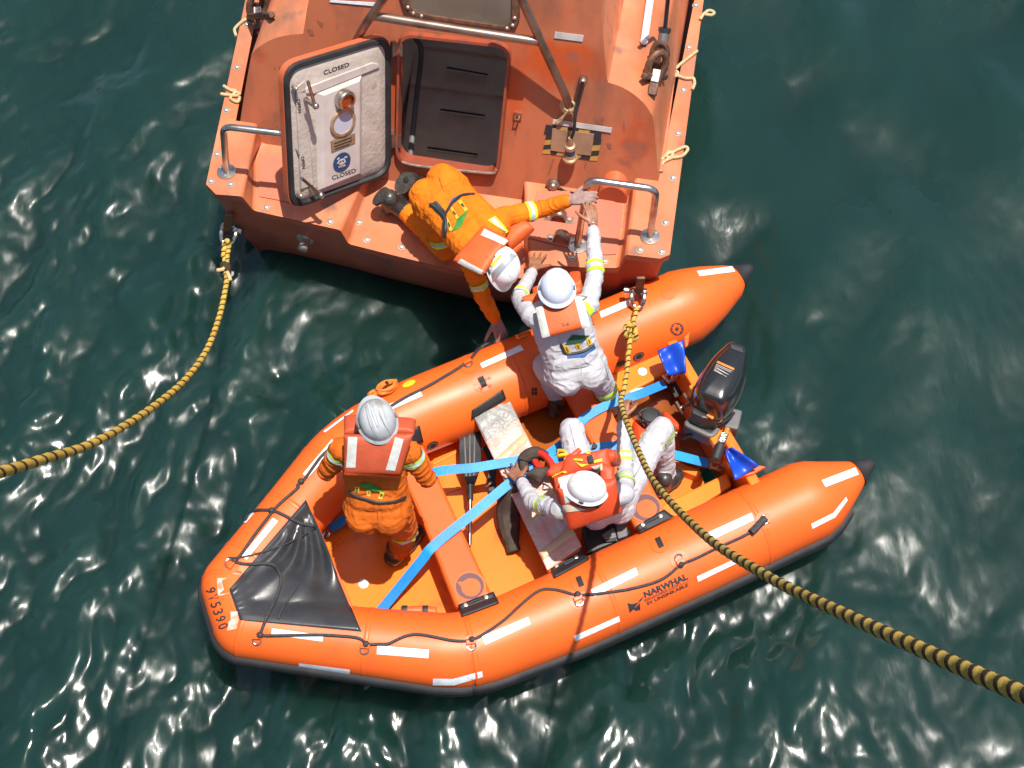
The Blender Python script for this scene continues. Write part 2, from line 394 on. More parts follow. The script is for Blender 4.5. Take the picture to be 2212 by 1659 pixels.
def text_verts(s, bold=.0):
    cu = bpy.data.curves.new('text', 'FONT'); cu.body = s; cu.offset = bold; cu.resolution_u = 3
    o = bpy.data.objects.new('text', cu); COL.objects.link(o)
    bpy.context.view_layer.update()
    me = bpy.data.meshes.new_from_object(o.evaluated_get(bpy.context.evaluated_depsgraph_get()))
    bpy.data.objects.remove(o); bpy.data.curves.remove(cu)
    co = np.array([v.co[:] for v in me.vertices]); lo, hi = co.min(0), co.max(0)
    uv = (co[:, :2] - lo[:2]) / np.maximum(hi[:2] - lo[:2], 1e-6)
    f = [list(p.vertices) for p in me.polygons]; bpy.data.meshes.remove(me); return uv, f
def lettering(name, s, place, m, parent, bold=.0, label=None):
    """place(u, v) -> world point for 0..1 text coordinates (u along the line, v up)"""
    uv, faces = text_verts(s, bold); bm = NB()
    vs = [place(a, b) for a, b in uv]; vs = [bm.verts.new(p) if p is not None else None for p in vs]
    for f in faces:
        q = [vs[i] for i in f]
        if all(x is not None for x in q):
            try: bm.faces.new(q)
            except ValueError: pass
    o = obj(name, bm, m, parent, recalc=False, sharp=0, smooth=False, label=label); flip_to_cam(o); return o
def quadmap(quad):
    """quad: bottom-left, bottom-right, top-right, top-left -> function of (s, t)"""
    q = [np.array(p, float) for p in quad]
    return lambda s, t: (q[0] * (1 - s) + q[1] * s) * (1 - t) + (q[3] * (1 - s) + q[2] * s) * t
def pillow(bm, c4, thick, nu=10, nv=8, puff=.0, rnd=.12, nrm=None, lumps=0.0):
    """padded slab: c4 corners (world, going round), rounded rim"""
    c = [Vector(p) for p in c4]; n = (c[1] - c[0]).cross(c[3] - c[0]).normalized()
    if nrm is not None and n.dot(Vector(nrm)) < 0: n = -n
    def e(t):
        d = min(t, 1 - t) / rnd
        return 1.0 if d >= 1 else math.sqrt(max(0, 1 - (1 - d) ** 2))
    top, bot = [], []
    ss = [0, .02, .06, .12] + [.12 + .76 * i / nu for i in range(1, nu)] + [.88, .94, .98, 1]
    tt = [0, .02, .06, .12] + [.12 + .76 * i / nv for i in range(1, nv)] + [.88, .94, .98, 1]
    for s in ss:
        r1, r2 = [], []
        for t in tt:
            p = (c[0] * (1 - s) + c[1] * s) * (1 - t) + (c[3] * (1 - s) + c[2] * s) * t
            k = e(s) * e(t); h = thick * .5 * (.25 + .75 * k) + puff * math.sin(math.pi * s) * math.sin(math.pi * t)
            if lumps: h += lumps * k * math.sin(p.x * 47 + p.y * 31 + 3 * math.sin(p.y * 23)) * math.sin(p.y * 41 + p.z * 37)
            r1.append(bm.verts.new(p + n * (thick * .5 + h) )); r2.append(bm.verts.new(p + n * (thick * .5 - thick * .5 * (.25 + .75 * k))))
        top.append(r1); bot.append(r2)
    I, J = len(ss), len(tt)
    for i in range(I - 1):
        for j in range(J - 1):
            bm.faces.new([top[i][j], top[i + 1][j], top[i + 1][j + 1], top[i][j + 1]]); bm.faces.new([bot[i][j], bot[i][j + 1], bot[i + 1][j + 1], bot[i + 1][j]])
    for i in range(I - 1):
        for j in (0, J - 1): bm.faces.new([top[i][j], top[i + 1][j], bot[i + 1][j], bot[i][j]])
    for j in range(J - 1):
        for i in (0, I - 1): bm.faces.new([top[i][j], top[i][j + 1], bot[i][j + 1], bot[i][j]])
def copies(proto, n_name, pts, parent, normal=None):
    for p in pts:
        c = proto.copy(); COL.objects.link(c); c.name = n_name; OFF[c.name] = OFF[proto.name]
        yield c, p
def rope_mesh(name, path, r, m, parent=None, n=12, strands=3, turns=19.0, lump=.13, taper=None, step=.02):
    """three-strand rope along a smooth path; UV carries metres along and turn round"""
    pts = [Vector(p) for p in path]; L = [0]
    for a, b in zip(pts, pts[1:]): L.append(L[-1] + (b - a).length)
    tot = L[-1]; k = max(2, int(tot / step)); bm = NB(); uvl = bm.loops.layers.uv.new('UVMap'); rings = []; a = None
    j = 0
    def P(s):
        nonlocal j
        while j < len(L) - 2 and L[j + 1] < s: j += 1
        f = (s - L[j]) / max(L[j + 1] - L[j], 1e-9); return pts[j].lerp(pts[j + 1], f)
    C = [P(tot * i / k) for i in range(k + 1)]; S_ = [0.0]
    for i in range(k):
        e = C[i + 1] - C[i]; w = (CAM - C[i]).normalized(); S_.append(S_[-1] + (e - w * e.dot(w)).length)   # the lay opens where the rope is stretched towards the ship
    for i, c in enumerate(C):
        t = (C[min(i + 1, k)] - C[max(i - 1, 0)]).normalized()
        if a is None: a, b = basis(t)
        else: a = (a - t * a.dot(t)).normalized(); b = a.cross(t).normalized()
        s = S_[i]; row = []
        for q in range(n):
            ph = 2 * math.pi * q / n
            rr = r * (1 + lump * math.cos(2 * math.pi * (turns * s) * 1.0 + ph - math.pi * .3))
            row.append(bm.verts.new(c + (a * math.cos(ph) + b * math.sin(ph)) * rr))
        rings.append((s, row))
    for (s0, r0), (s1, r1) in zip(rings, rings[1:]):
        for q in range(n):
            f = bm.faces.new([r0[q], r0[(q + 1) % n], r1[(q + 1) % n], r1[q]])
            for lp, (su, sv) in zip(f.loops, ((s0, q / n), (s0, (q + 1) / n), (s1, (q + 1) / n), (s1, q / n))): lp[uvl].uv = (su, sv)
    bm.faces.new(rings[0][1][::-1]); bm.faces.new(rings[-1][1])
    return obj(name, bm, m, parent, sharp=0)
# ================================================================== sea
def build_sea():
    def axis(lo, hi, step, far):
        a = list(np.arange(lo, hi + 1e-6, step)); g = step; x = hi; y = lo; left, right = [], []
        while x < far: g *= 1.35; x += g; y -= g; right.append(x); left.append(y)
        return np.array(left[::-1] + a + right)
    xs = axis(-4.6, 4.6, .0165, 3000); ys = axis(-3.9, 4.6, .0165, 3000)
    X, Y = np.meshgrid(xs, ys); x = X.ravel(); y = Y.ravel()
    r = np.random.default_rng(5); h = np.zeros_like(x)
    P = np.stack([x, y, np.zeros_like(x)], 1)
    chop = np.clip(max(.66, 0) + .8 * perlin(P * .33 + 7.1) - .15 * x - .12 * y, .24, 1.35)     # wash round the boats, calmer on the open side
    wx = x + .16 * perlin(P * 1.3 + 3.3) + .05 * perlin(P * 3.1 + 9); wy = y + .16 * perlin(P * 1.3 + 31.7) + .05 * perlin(P * 3.1 + 17)
    for k in range(120):
        lam = .13 * (2.2 / .13) ** (r.random() ** 1.15)
        th = r.normal(R(168), R(27)) if r.random() < .8 else r.random() * 6.28
        kx, ky = math.cos(th) * 2 * math.pi / lam, math.sin(th) * 2 * math.pi / lam
        amp = .0057 * lam ** .97 * r.uniform(.5, 1.3)
        ph = kx * wx + ky * wy + r.random() * 6.28
        s = np.sin(ph); h += amp * (s + .25 * np.cos(2 * ph)) * (1 if lam > .9 else chop)
    # ripple rings spreading from the two hulls
    for cx, cy, k, a in ((-1.75, -1.65, 24, .004), (.1, -2.15, 20, .0045), (1.5, .2, 22, .003), (-.9, .55, 21, .0045), (-.3, .4, 30, .004)):
        d = np.hypot(x - cx, y - cy) + .06 * perlin(P * 2.3 + cx)
        h += a * np.sin(k * d) * np.exp(-d / .7)
    fade = np.clip(1.4 - np.hypot(x, y) / 40, 0, 1); h *= fade
    me = bpy.data.meshes.new('sea')
    nx, ny = len(xs), len(ys)
    me.vertices.add(nx * ny); me.vertices.foreach_set('co', np.stack([x, y, h - .01], 1).ravel())
    i = np.arange(ny - 1)[:, None] * nx + np.arange(nx - 1)[None]; i = i.ravel()
    f = np.stack([i, i + 1, i + nx + 1, i + nx], 1)
    me.loops.add(f.size); me.loops.foreach_set('vertex_index', f.ravel())
    me.polygons.add(len(f)); me.polygons.foreach_set('loop_start', np.arange(len(f)) * 4)
    me.polygons.foreach_set('use_smooth', np.ones(len(f), bool)); me.update(); me.validate()
    m = bpy.data.materials.new('dark_teal_sea'); m.use_nodes = True; N, L = nt(m); b = N['Principled BSDF']
    tc = N.new('ShaderNodeTexCoord')
    def noise(sc, det=4, off=0.0, sx=1, sy=1):
        mp = N.new('ShaderNodeMapping'); mp.inputs['Location'].default_value = (off, off, 0); mp.inputs['Scale'].default_value = (sx, sy, 1)
        mp.inputs['Rotation'].default_value = (0, 0, R(-25))
        L.new(tc.outputs['Object'], mp.inputs['Vector'])
        t = N.new('ShaderNodeTexNoise'); t.inputs['Scale'].default_value = sc; t.inputs['Detail'].default_value = det
        L.new(mp.outputs[0], t.inputs['Vector']); return t
    t = noise(.5); mx = N.new('ShaderNodeMix'); mx.data_type = 'RGBA'
    mx.inputs[6].default_value = (.0050, .0215, .0168, 1); mx.inputs[7].default_value = (.0064, .0275, .0215, 1)
    L.new(t.outputs['Fac'], mx.inputs[0]); L.new(mx.outputs[2], b.inputs['Base Color'])
    b.inputs['IOR'].default_value = 1.333
    b.inputs['Subsurface Weight'].default_value = 1.0; b.inputs['Subsurface Radius'].default_value = (.5, 1.0, .9); b.inputs['Subsurface Scale'].default_value = 2.5
    # ruffled patches scatter the sun softly, slicks mirror it
    t2 = noise(.9, 5, 4.0, 1, .5); mr = N.new('ShaderNodeMapRange'); mr.inputs[1].default_value, mr.inputs[2].default_value = .36, .62
    mr.inputs[3].default_value, mr.inputs[4].default_value = .15, .38
    L.new(t2.outputs['Fac'], mr.inputs[0]); L.new(mr.outputs[0], b.inputs['Roughness'])
    b.inputs['Coat Weight'].default_value = .55; b.inputs['Coat IOR'].default_value = 1.30; b.inputs['Coat Roughness'].default_value = .045
    a = noise(6, 3, 1.0, 1, .45); c = noise(30, 2, 2.0, 1, .5)
    ad = N.new('ShaderNodeMath'); ad.operation = 'MULTIPLY_ADD'; ad.inputs[1].default_value = .06; L.new(c.outputs['Fac'], ad.inputs[0]); L.new(a.outputs['Fac'], ad.inputs[2])
    bp = N.new('ShaderNodeBump'); bp.inputs['Strength'].default_value = .5; bp.inputs['Distance'].default_value = .02
    L.new(ad.outputs[0], bp.inputs['Height']); L.new(bp.outputs[0], b.inputs['Normal'])
    me.materials.append(m)
    o = bpy.data.objects.new('sea', me); COL.objects.link(o); structure(o)
build_sea()

# ================================================================== lifeboat
SL = -0.18083
LEAN = R(22); WN = Vector((-SL, 1, -math.tan(LEAN))).normalized(); WP = Vector((0, 1.0767, 0))       # aft wall plane, WN points forward
WX = Vector((1, SL, 0)).normalized(); WO = -WN; WU = WO.cross(WX).normalized(); FWD = Vector((-SL, 1, 0)).normalized()
def wall(u, v, off=0.0): return onp(u, v, WP + WO * off, WN)
def wallz(u, v, z):
    """point of the wall plane at height z on the vertical line through pixel (u, v) of the deck"""
    p = at(u, v, z); x = p.x; return Vector((x, WP.y + SL * x + math.tan(LEAN) * z, z))
LB = thing('lifeboat', 'large faded orange enclosed lifeboat with its aft hatch open', 'lifeboat', (-.4, 1.6, 0))
Z0, Z1, Z2 = .62, .76, .90
K = {}
front = [('a', (445, 398), Z2), ('b', (466, 420), Z2), ('c', (522, 424), Z2), ('d', (548, 455), Z1), ('e', (735, 497), Z1), ('f', (753, 527), Z0),
         ('g', (860, 554), Z0), ('h', (1000, 588), Z0), ('i', (1136, 602), Z0), ('j', (1143, 570), Z1), ('k', (1240, 577), Z1), ('l', (1336, 579), Z1), ('m', (1351, 550), Z2), ('n', (1426, 559), Z2), ('o', (1447, 550), Z2)]
for k, p, z in front: K[k] = at(*p, z)
K['c2'] = at(538, 362, Z2); K['c3'] = at(555, 263, Z2); K['d2'] = at(551, 322, Z1); K['d3'] = wallz(566, 313, Z1)
K['e2'] = at(777, 404, Z1); K['e3'] = wallz(800, 350, Z1); K['f2'] = at(783, 438, Z0); K['f3'] = wallz(806, 385, Z0)
K['i2'] = wallz(1132, 432, Z0); K['j2'] = wallz(1132, 403, Z1); K['l2'] = at(1348, 509, Z1); K['l3'] = wallz(1358, 431, Z1); K['m2'] = wallz(1373, 399, Z2)
K['q'] = wallz(510, 255, Z2); K['r'] = wallz(1422, 390, Z2)
K['c3'] = wallz(555, 263, Z2)
BOW = FWD * 3.2
K['a2'] = K['a'] + (at(530, 0, Z2) - K['a']) * 1.75; K['q2'] = K['q'] + (at(560, 0, Z2) - K['q']) * 2.2
K['o2'] = K['o'] + (at(1520, 0, Z2) - K['o']) * 1.35; K['r2'] = K['r'] + (at(1500, 0, Z2) - K['r']) * 1.6
def faces(bm, names):
    for f in names: bm.faces.new([bm_v(bm, k) for k in f.split()])
_c = {}
def bm_v(bm, k):
    if (id(bm), k) not in _c: _c[(id(bm), k)] = bm.verts.new(K[k])
    return _c[(id(bm), k)]
bm = NB()
faces(bm, ['a b c c2 c3 q q2 a2', 'c d d2 c2', 'c2 d2 d3 c3', 'd e e2 e3 d3 d2', 'e f f2 e2', 'e2 f2 f3 e3', 'f g h i i2 f3 f2', 'i j j2 i2', 'j k l l2 l3 j2', 'l m m2 l3 l2', 'm n o o2 r2 r m2'])
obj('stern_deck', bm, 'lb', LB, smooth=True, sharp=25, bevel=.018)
# transom wall: a small overhanging lip, then the hull running in under it
fk = ['a2'] + [k for k, _, _ in front] + ['o2']
bm = NB(); rows = []
for k in fk:
    p = K[k]; lip = Vector((0, 0, -.055)); inn = FWD * .2
    if k in ('a2', 'a'): inn = WX * .22 + (FWD * .12 if k == 'a' else Vector())
    if k in ('o2', 'o'): inn = -WX * .22 + (FWD * .12 if k == 'o' else Vector())
    if k == 'b': inn = WX * .1 + FWD * .2
    if k == 'n': inn = -WX * .1 + FWD * .2
    q = p + lip; base = Vector((p.x, p.y, 0)) + inn
    q2 = q + (inn.normalized() * .03)
    row = [p + Vector((0, 0, -.004)), q, q2]
    for t in (.33, .66, 1.0):
        m_ = q2.lerp(base, t); m_ += (inn.normalized() * (-.03 * math.sin(math.pi * t))); row.append(m_)
    row.append(base + inn.normalized() * .5 + Vector((0, 0, -.5)))
    rows.append([bm.verts.new(x) for x in row])
for a, b in zip(rows, rows[1:]):
    for i in range(len(a) - 1): bm.faces.new([a[i], b[i], b[i + 1], a[i + 1]])
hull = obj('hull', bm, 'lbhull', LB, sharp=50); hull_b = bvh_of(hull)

# canopy: aft wall with the hatch cut out, then its shoulders and sides going forward
def arc(pts, n=6): return [(p.x, p.y) for p in bez([(a, b, 0) for a, b in pts], n)]
outl = arc([(518, 268), (530, 190), (543, 118)], 3)[:-1] + arc([(543, 118), (558, 102), (590, 84), (622, 76), (655, 73)], 4) + [(663, 20), (667, 0), (690, -150)] + [(1272, -150), (1296, 0)] + arc([(1304, 90), (1311, 172)], 3) + arc([(1314, 178), (1345, 189), (1372, 206), (1395, 228), (1409, 250)], 4) + arc([(1411, 256), (1418, 330), (1422, 392)], 3)
OUT = [wall(*p) for p in outl]
low = [K['r'] + WU * -.35, K['m2'] + WU * -.35, K['q'] + WU * -.35]
OUT = OUT + [low[0], low[2]]
def rquad(q, r, n=5):
    """rounded quadrilateral in photo coordinates"""
    out = []
    for i in range(4):
        p0, p1, p2 = map(np.array, (q[i - 1], q[i], q[(i + 1) % 4])); p0, p1, p2 = p0.astype(float), p1.astype(float), p2.astype(float)
        a = p1 + (p0 - p1) / np.linalg.norm(p0 - p1) * r; b = p1 + (p2 - p1) / np.linalg.norm(p2 - p1) * r
        for k in range(n + 1):
            t = k / n; out.append(tuple(a * (1 - t) ** 2 + 2 * p1 * t * (1 - t) + b * t * t))
    return out
HQ = rquad([(866, 71), (1102, 97), (1074, 375), (860, 343)], 32)
hole = [wall(*p) for p in HQ]
bm = NB()
ov = [bm.verts.new(p) for p in OUT]; hv = [bm.verts.new(p) for p in hole]
ed = [bm.edges.new((a, b)) for L_ in (ov, hv) for a, b in zip(L_, L_[1:] + L_[:1])]
bmesh.ops.triangle_fill(bm, use_beauty=True, use_dissolve=False, edges=ed)
inside = [f for f in bm.faces if all(v in set(hv) for v in f.verts)]
bmesh.ops.delete(bm, geom=inside, context='FACES')
bv = [bm.verts.new(p + FWD * 3.0) for p in OUT]  # forward end left uncapped so sky light reaches the cabin
bm.normal_update()
for i in range(len(ov)):
    if i == len(ov) - 2: continue                                   # open underneath, where the cabin floor lies
    bm.faces.new([ov[i], ov[(i + 1) % len(ov)], bv[(i + 1) % len(ov)], bv[i]])
bm.normal_update()
for f in bm.faces: f.material_index = 0 if abs(f.normal.dot(WN)) > .97 else 1  # aft wall takes the shade-darkened copy of the paint, shoulders the lit one
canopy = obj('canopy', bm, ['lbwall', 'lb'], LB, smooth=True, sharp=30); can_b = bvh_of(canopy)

# hatch coaming
bm = NB(); ri, ro, rt, rin = [], [], [], []
cx = sum((p for p in hole), Vector()) / len(hole)
for p in hole:
    d = (p - cx).normalized()
    ro.append(bm.verts.new(p + d * .026 + WO * .003)); rt.append(bm.verts.new(p + d * .016 + WO * .045)); ri.append(bm.verts.new(p - d * .006 + WO * .045)); rin.append(bm.verts.new(p - d * .006 - WO * .07))
for A, B in ((ro, rt), (rt, ri), (ri, rin)):
    for i in range(len(A)): bm.faces.new([A[i], A[(i + 1) % len(A)], B[(i + 1) % len(A)], B[i]])
obj('hatch_coaming', bm, 'lbframe', LB, sharp=40)
# worn pale sill strip along the bottom of the coaming
bm = NB(); tube(bm, bez([wall(868, 350, .05), wall(900, 358, .05), wall(1000, 369, .05), wall(1062, 374, .05), wall(1072, 366, .05)], 4), .009, 6)
obj('sill_strip', bm, 'bolt', LB)
# cabin behind the hatch
bm = NB()
c0 = WP + WX * (-.42 - 0) ; zf = .2
ax = wall(860, 343); bx = wall(1102, 97)
lo = Vector((ax.x - .25, WP.y + SL * (ax.x - .25), zf)); hi = Vector((bx.x + .3, WP.y + SL * (bx.x + .3), zf))
lo += FWD * (math.tan(LEAN) * .85 + .08); hi += FWD * (math.tan(LEAN) * .85 + .08)
lo -= FWD * .25; hi -= FWD * .25
pts = [lo, hi, hi + FWD * 2.1, lo + FWD * 2.1]
vb = [bm.verts.new(p + Vector((0, 0, -.02))) for p in pts]; vt = [bm.verts.new(p + Vector((0, 0, 1.62)) + (FWD * .72 if i < 2 else Vector())) for i, p in enumerate(pts)]
bm.faces.new(vb)
for i in (1, 3): bm.faces.new([vb[i], vb[(i + 1) % 4], vt[(i + 1) % 4], vt[i]])
vm_ = [bm.verts.new(p + Vector((0, 0, .3))) for p in pts[2:]]; bm.faces.new([vb[2], vb[3], vm_[1], vm_[0]])  # forward wall cut low, shaped to let outside light into the cabin
bm.faces.new(vt[::-1])
obj('cabin_lining', bm, 'cabin', LB, smooth=False, recalc=False)
PZ = .28
fl = [[(905, 62), (1110, 92), (1102, 138), (880, 106)], [(878, 109), (1103, 141), (1092, 206), (862, 187)], [(861, 190), (1091, 210), (1062, 385), (846, 352)]]
fl = [[vB(-150, 215), vB(560, 290), vB(545, 437), vB(-168, 340)], [vB(-168, 346), vB(545, 443), vB(520, 742), vB(-215, 645)], [vB(-216, 655), vB(520, 752), vB(470, 1420), vB(-290, 1310)]]
for i, q in enumerate(fl):
    bm = NB(); P4 = [at(*p, PZ + .02 * (2 - i)) for p in q]; prism(bm, P4, (0, 0, -.03)); p = obj('floor_panel', bm, 'panel', LB, smooth=False, bevel=.008)
    s = [((70, 525), (385, 580)), ((20, 848), (362, 895)), ((-80, 1140), (308, 1195))][i]
    bm = NB(); a, b = at(*vB(*s[0]), PZ + .02 * (2 - i) + .004), at(*vB(*s[1]), PZ + .02 * (2 - i) + .004)
    boxz(bm, a, b, .03, .008); sl = obj('handle_slot', bm, 'dark', p, smooth=False, bevel=.003)
    bm = NB(); boxz(bm, a + V(0, -.016, .004), b + V(0, -.016, .004), .012, .012); obj('slot_lip', bm, 'panel', p, smooth=False)
bm = NB(); a, b = at(*vB(-215, 300), .9), at(*vB(-300, 1300), .9)
tube(bm, bez([at(*vA(1830, 300), .95), at(*vA(1880, 420), .8), at(*vA(1840, 800), .7), at(*vA(1790, 1270), .6)], 6), .02, 8); obj('inside_pipe', bm, 'greyplastic', LB)

# open hatch door, hinged on the left edge
hb, ht = wall(847, 368), wall(847, 64); PH = R(50)
DX = (-WX * math.cos(PH) + WO * math.sin(PH)).normalized(); DU = (ht - hb).normalized(); DN = DX.cross(DU).normalized()
if DN.dot(CAM - hb) < 0: DN = -DN                                                           # inner face looks at the camera
DW, DH = .84, (ht - hb).length; DO = hb + WO * .05
def door(s, t, off=0.0): return DO + DX * s * DW + DU * t * DH + DN * off
def doorpx(u, v, off=0.0): return onp(u, v, DO + DN * off, DN)
def rrect(x0, y0, x1, y1, r, n=5):
    return rquad([(x0, y0), (x1, y0), (x1, y1), (x0, y1)], r, n)
def dpoly(inset, r):
    k = inset / DW; l = inset / DH
    pts = rrect(inset, inset, DW - inset, DH - inset, r)
    return [(x / DW, y / DH) for x, y in pts]
bm = NB(); A = [bm.verts.new(door(*p, -.05)) for p in dpoly(0, .13)]; B = [bm.verts.new(door(*p, .0)) for p in dpoly(0, .13)]
C_ = [bm.verts.new(door(*p, .0)) for p in dpoly(.03, .12)]; n = len(A)
for i in range(n):
    j = (i + 1) % n; bm.faces.new([A[i], A[j], B[j], B[i]]); bm.faces.new([B[i], B[j], C_[j], C_[i]])
bm.faces.new(A); bm.faces.new(C_[::-1])
DR = obj('hatch_door', bm, 'lbrim', LB, sharp=40, label='open hatch door showing its off-white inner face')
bm = NB(); prev = None
rings = [[bm.verts.new(door(*p, o)) for p in dpoly(i, r)] for i, r, o in ((.004, .13, .002), (.010, .125, .022), (.032, .11, .026), (.046, .10, .012), (.05, .1, .002))]
for a, b in zip(rings, rings[1:]):
    for i in range(n): bm.faces.new([a[i], a[(i + 1) % n], b[(i + 1) % n], b[i]])
obj('door_seal', bm, 'rubber', DR, sharp=40)
bm = NB(); rings = [[bm.verts.new(door(*p, o)) for p in dpoly(i, r)] for i, r, o in ((.045, .1, .003), (.055, .1, .012), (.09, .08, .016), (.10, .08, .020))]
for a, b in zip(rings, rings[1:]):
    for i in range(n): bm.faces.new([a[i], a[(i + 1) % n], b[(i + 1) % n], b[i]])
bm.faces.new(rings[-1]); obj('door_lining', bm, 'doorw', DR, sharp=40)
# raised moulding and flat centre panel
def dq(pts, off): return [doorpx(*vA(*p), off) for p in pts]
bm = NB(); q = dq([(1020, 745), (1405, 590), (1402, 1405), (1050, 1530)], .02); q2 = dq([(1100, 770), (1385, 655), (1385, 1392), (1105, 1508)], .052)
av = [bm.verts.new(p) for p in q]; b2 = [bm.verts.new(p) for p in q2]
for i in range(4): bm.faces.new([av[i], av[(i + 1) % 4], b2[(i + 1) % 4], b2[i]])
bm.faces.new(b2); obj('centre_panel', bm, 'doorp', DR, sharp=20)
bm = NB(); q = dq([(870, 745), (1010, 675), (1480, 497), (1530, 510), (1540, 540), (1010, 752)], .021); prism(bm, q, DN * .012); obj('top_moulding', bm, 'doorp', DR, bevel=.006)
bm = NB(); q = dq([(865, 700), (940, 640), (1010, 1480), (905, 1520)], .021); prism(bm, q, DN * .012); obj('edge_moulding', bm, 'doorw', DR, bevel=.006)
for c, rr, mm in (((1246, 985), .105, 'brass'),):
    P = doorpx(*vA(*c), .054); bm = NB(); lathe(bm, P, DN, [(.098, 0), (.102, .008), (.094, .014), (.078, .014), (.076, .006)], 24, DU, caps=False); obj('port_ring', bm, mm, DR)
    bm = NB(); lathe(bm, P, DN, [(.078, .004), (.077, .008), (.001, .009)], 24, DU); obj('port_glass', bm, 'lens', DR)
P = doorpx(*vA(1250, 790), .054); bm = NB(); lathe(bm, P, DN, [(.068, 0), (.069, .045), (.062, .056), (.048, .058), (.046, .036), (.001, .034)], 24, DU); obj('round_vent', bm, 'steel', DR)
bm = NB(); lathe(bm, P + DN * .036, DN, [(.045, 0), (.043, .004), (.001, .006)], 20, DU); obj('vent_lens', bm, 'copper', DR)
bm = NB(); q = dq([(1150, 1135), (1345, 1070), (1348, 1145), (1158, 1222)], .055); prism(bm, q, DN * .004); lab = obj('instruction_plate', bm, 'brass', DR, smooth=False)
bm = NB()
for a, b in (((1180, 1155), (1320, 1105)), ((1180, 1180), (1325, 1128)), ((1185, 1200), (1300, 1160))): boxz(bm, doorpx(*vA(*a), .061), doorpx(*vA(*b), .061), .006, .002, DN)
obj('plate_lines', bm, 'ink', DR, smooth=False)
# round blue emblem
P = doorpx(*vA(1241, 1303), .054); bm = NB(); lathe(bm, P, DN, [(.07, 0), (.07, .003), (.001, .0035)], 26, DU); em = obj('blue_emblem', bm, 'navy', DR)
bm = NB()
for a, b, w in (((1208, 1318), (1225, 1290), .012), ((1225, 1290), (1258, 1280), .012), ((1258, 1280), (1270, 1305), .012), ((1222, 1322), (1262, 1310), .012), ((1240, 1300), (1242, 1345), .012), ((1205, 1285), (1222, 1268), .01), ((1262, 1268), (1285, 1262), .01), ((1215, 1345), (1270, 1330), .009)):
    boxz(bm, doorpx(*vA(*a), .0585), doorpx(*vA(*b), .0585), w, .002, DN)
obj('emblem_strokes', bm, 'doorp', DR, smooth=False)
def doortext(s, q, off):
    f = quadmap([vA(*p) for p in q]); lettering('lettering', s, lambda a, b: doorpx(*f(a, b), off), 'ink', DR, .012)
doortext('CLOSED', [(1098, 604), (1303, 532), (1298, 500), (1092, 570)], .0225)
doortext('CLOSED', [(1166, 1450), (1356, 1385), (1352, 1352), (1160, 1416)], .054)
doortext('OPEN', [(878, 800), (892, 908), (916, 905), (906, 795)], .036)
doortext('OPEN', [(912, 1262), (922, 1358), (950, 1352), (938, 1255)], .036)
for a, b, c in (((968, 655), (938, 790), (905, 970)), ((920, 1435), (985, 1505), (1075, 1590))):
    P = doorpx(*vA(*b), .02); bm = NB(); tube(bm, [doorpx(*vA(*a), .17), P + DN * .12], .011, 8); tube(bm, [P, P + DN * .13], .017, 8); ball(bm, P + DN * .13, .022); obj('dog_lever', bm, 'steel', DR)
for y in (.12, .86):
    bm = NB(); P = door(.93, y, .03); tube(bm, [P, P + DN * .03], .016, 8); ball(bm, P + DN * .035, .014); obj('hinge_nut', bm, 'bolt', DR)
for px in ((849, 105), (847, 303)):
    bm = NB(); P = wall(*px, .03); tube(bm, [P - WU * .05, P + WU * .05], .02, 10); box(bm, P + WX * .03, WX * .035, WU * .045, WO * .008); obj('hinge', bm, 'oldsteel', LB)
bm = NB(); tube(bm, bez([at(*vA(800, 1080), 1.35), doorpx(*vA(850, 1165), -.01), doorpx(*vA(900, 1250), .03)], 5), .006, 6); obj('door_hook', bm, 'steel', LB)

# aft window above the hatch
WQ = rquad([(858, -60), (1118, -40), (1116, 62), (884, 28)], 26)
bm = NB(); o_ = [wall(*p) for p in WQ]; cc = sum(o_, Vector()) / len(o_); n = len(o_)
rr = [[bm.verts.new(p + (p - cc).normalized() * a + WO * b) for p in o_] for a, b in ((.02, .003), (.012, .03), (-.03, .03), (-.034, .012))]
for a, b in zip(rr, rr[1:]):
    for i in range(n): bm.faces.new([a[i], a[(i + 1) % n], b[(i + 1) % n], b[i]])
win = obj('aft_window', bm, 'rust', LB, sharp=40)
bm = NB(); vs = [bm.verts.new(p - (p - cc).normalized() * .03 + WO * .012) for p in o_]; bm.faces.new(vs); obj('pane', bm, mat('brown_salted_pane', (.15, .11, .085), .35, (.11, .08, .06), 4), win, smooth=False)
for i in range(0, n, 2):
    bm = NB(); ball(bm, o_[i] - (o_[i] - cc).normalized() * .01 + WO * .03, .014, 6); obj('window_screw', bm, 'bolt', win)

# pipe frame over the hatch
a = [wall(1228, 226, .0), wall(1224, 212, .06), wall(1150, 50, .22), wall(1128, 0, .27), wall(1100, -70, .33)]
b = [wall(795, 45, .2), wall(835, -12, .26), wall(880, -75, .32)]
for pts in (a, [wall(760, 105, .0), wall(790, 52, .2)] + b[1:]):
    bm = NB(); tube(bm, bez(pts, 5), .028, 12); obj('frame_pipe', bm, 'oldsteel', LB)
bm = NB(); tube(bm, [wall(800, 33, .21), wall(985, 63, .21), wall(1163, 90, .19)], .03, 12); obj('frame_crossbar', bm, 'oldsteel', LB)
bm = NB(); lathe(bm, wall(1228, 228), WO, [(.06, 0), (.06, .012), (.04, .016), (.036, .05)], 18, WU); obj('pipe_flange', bm, 'brass', LB)
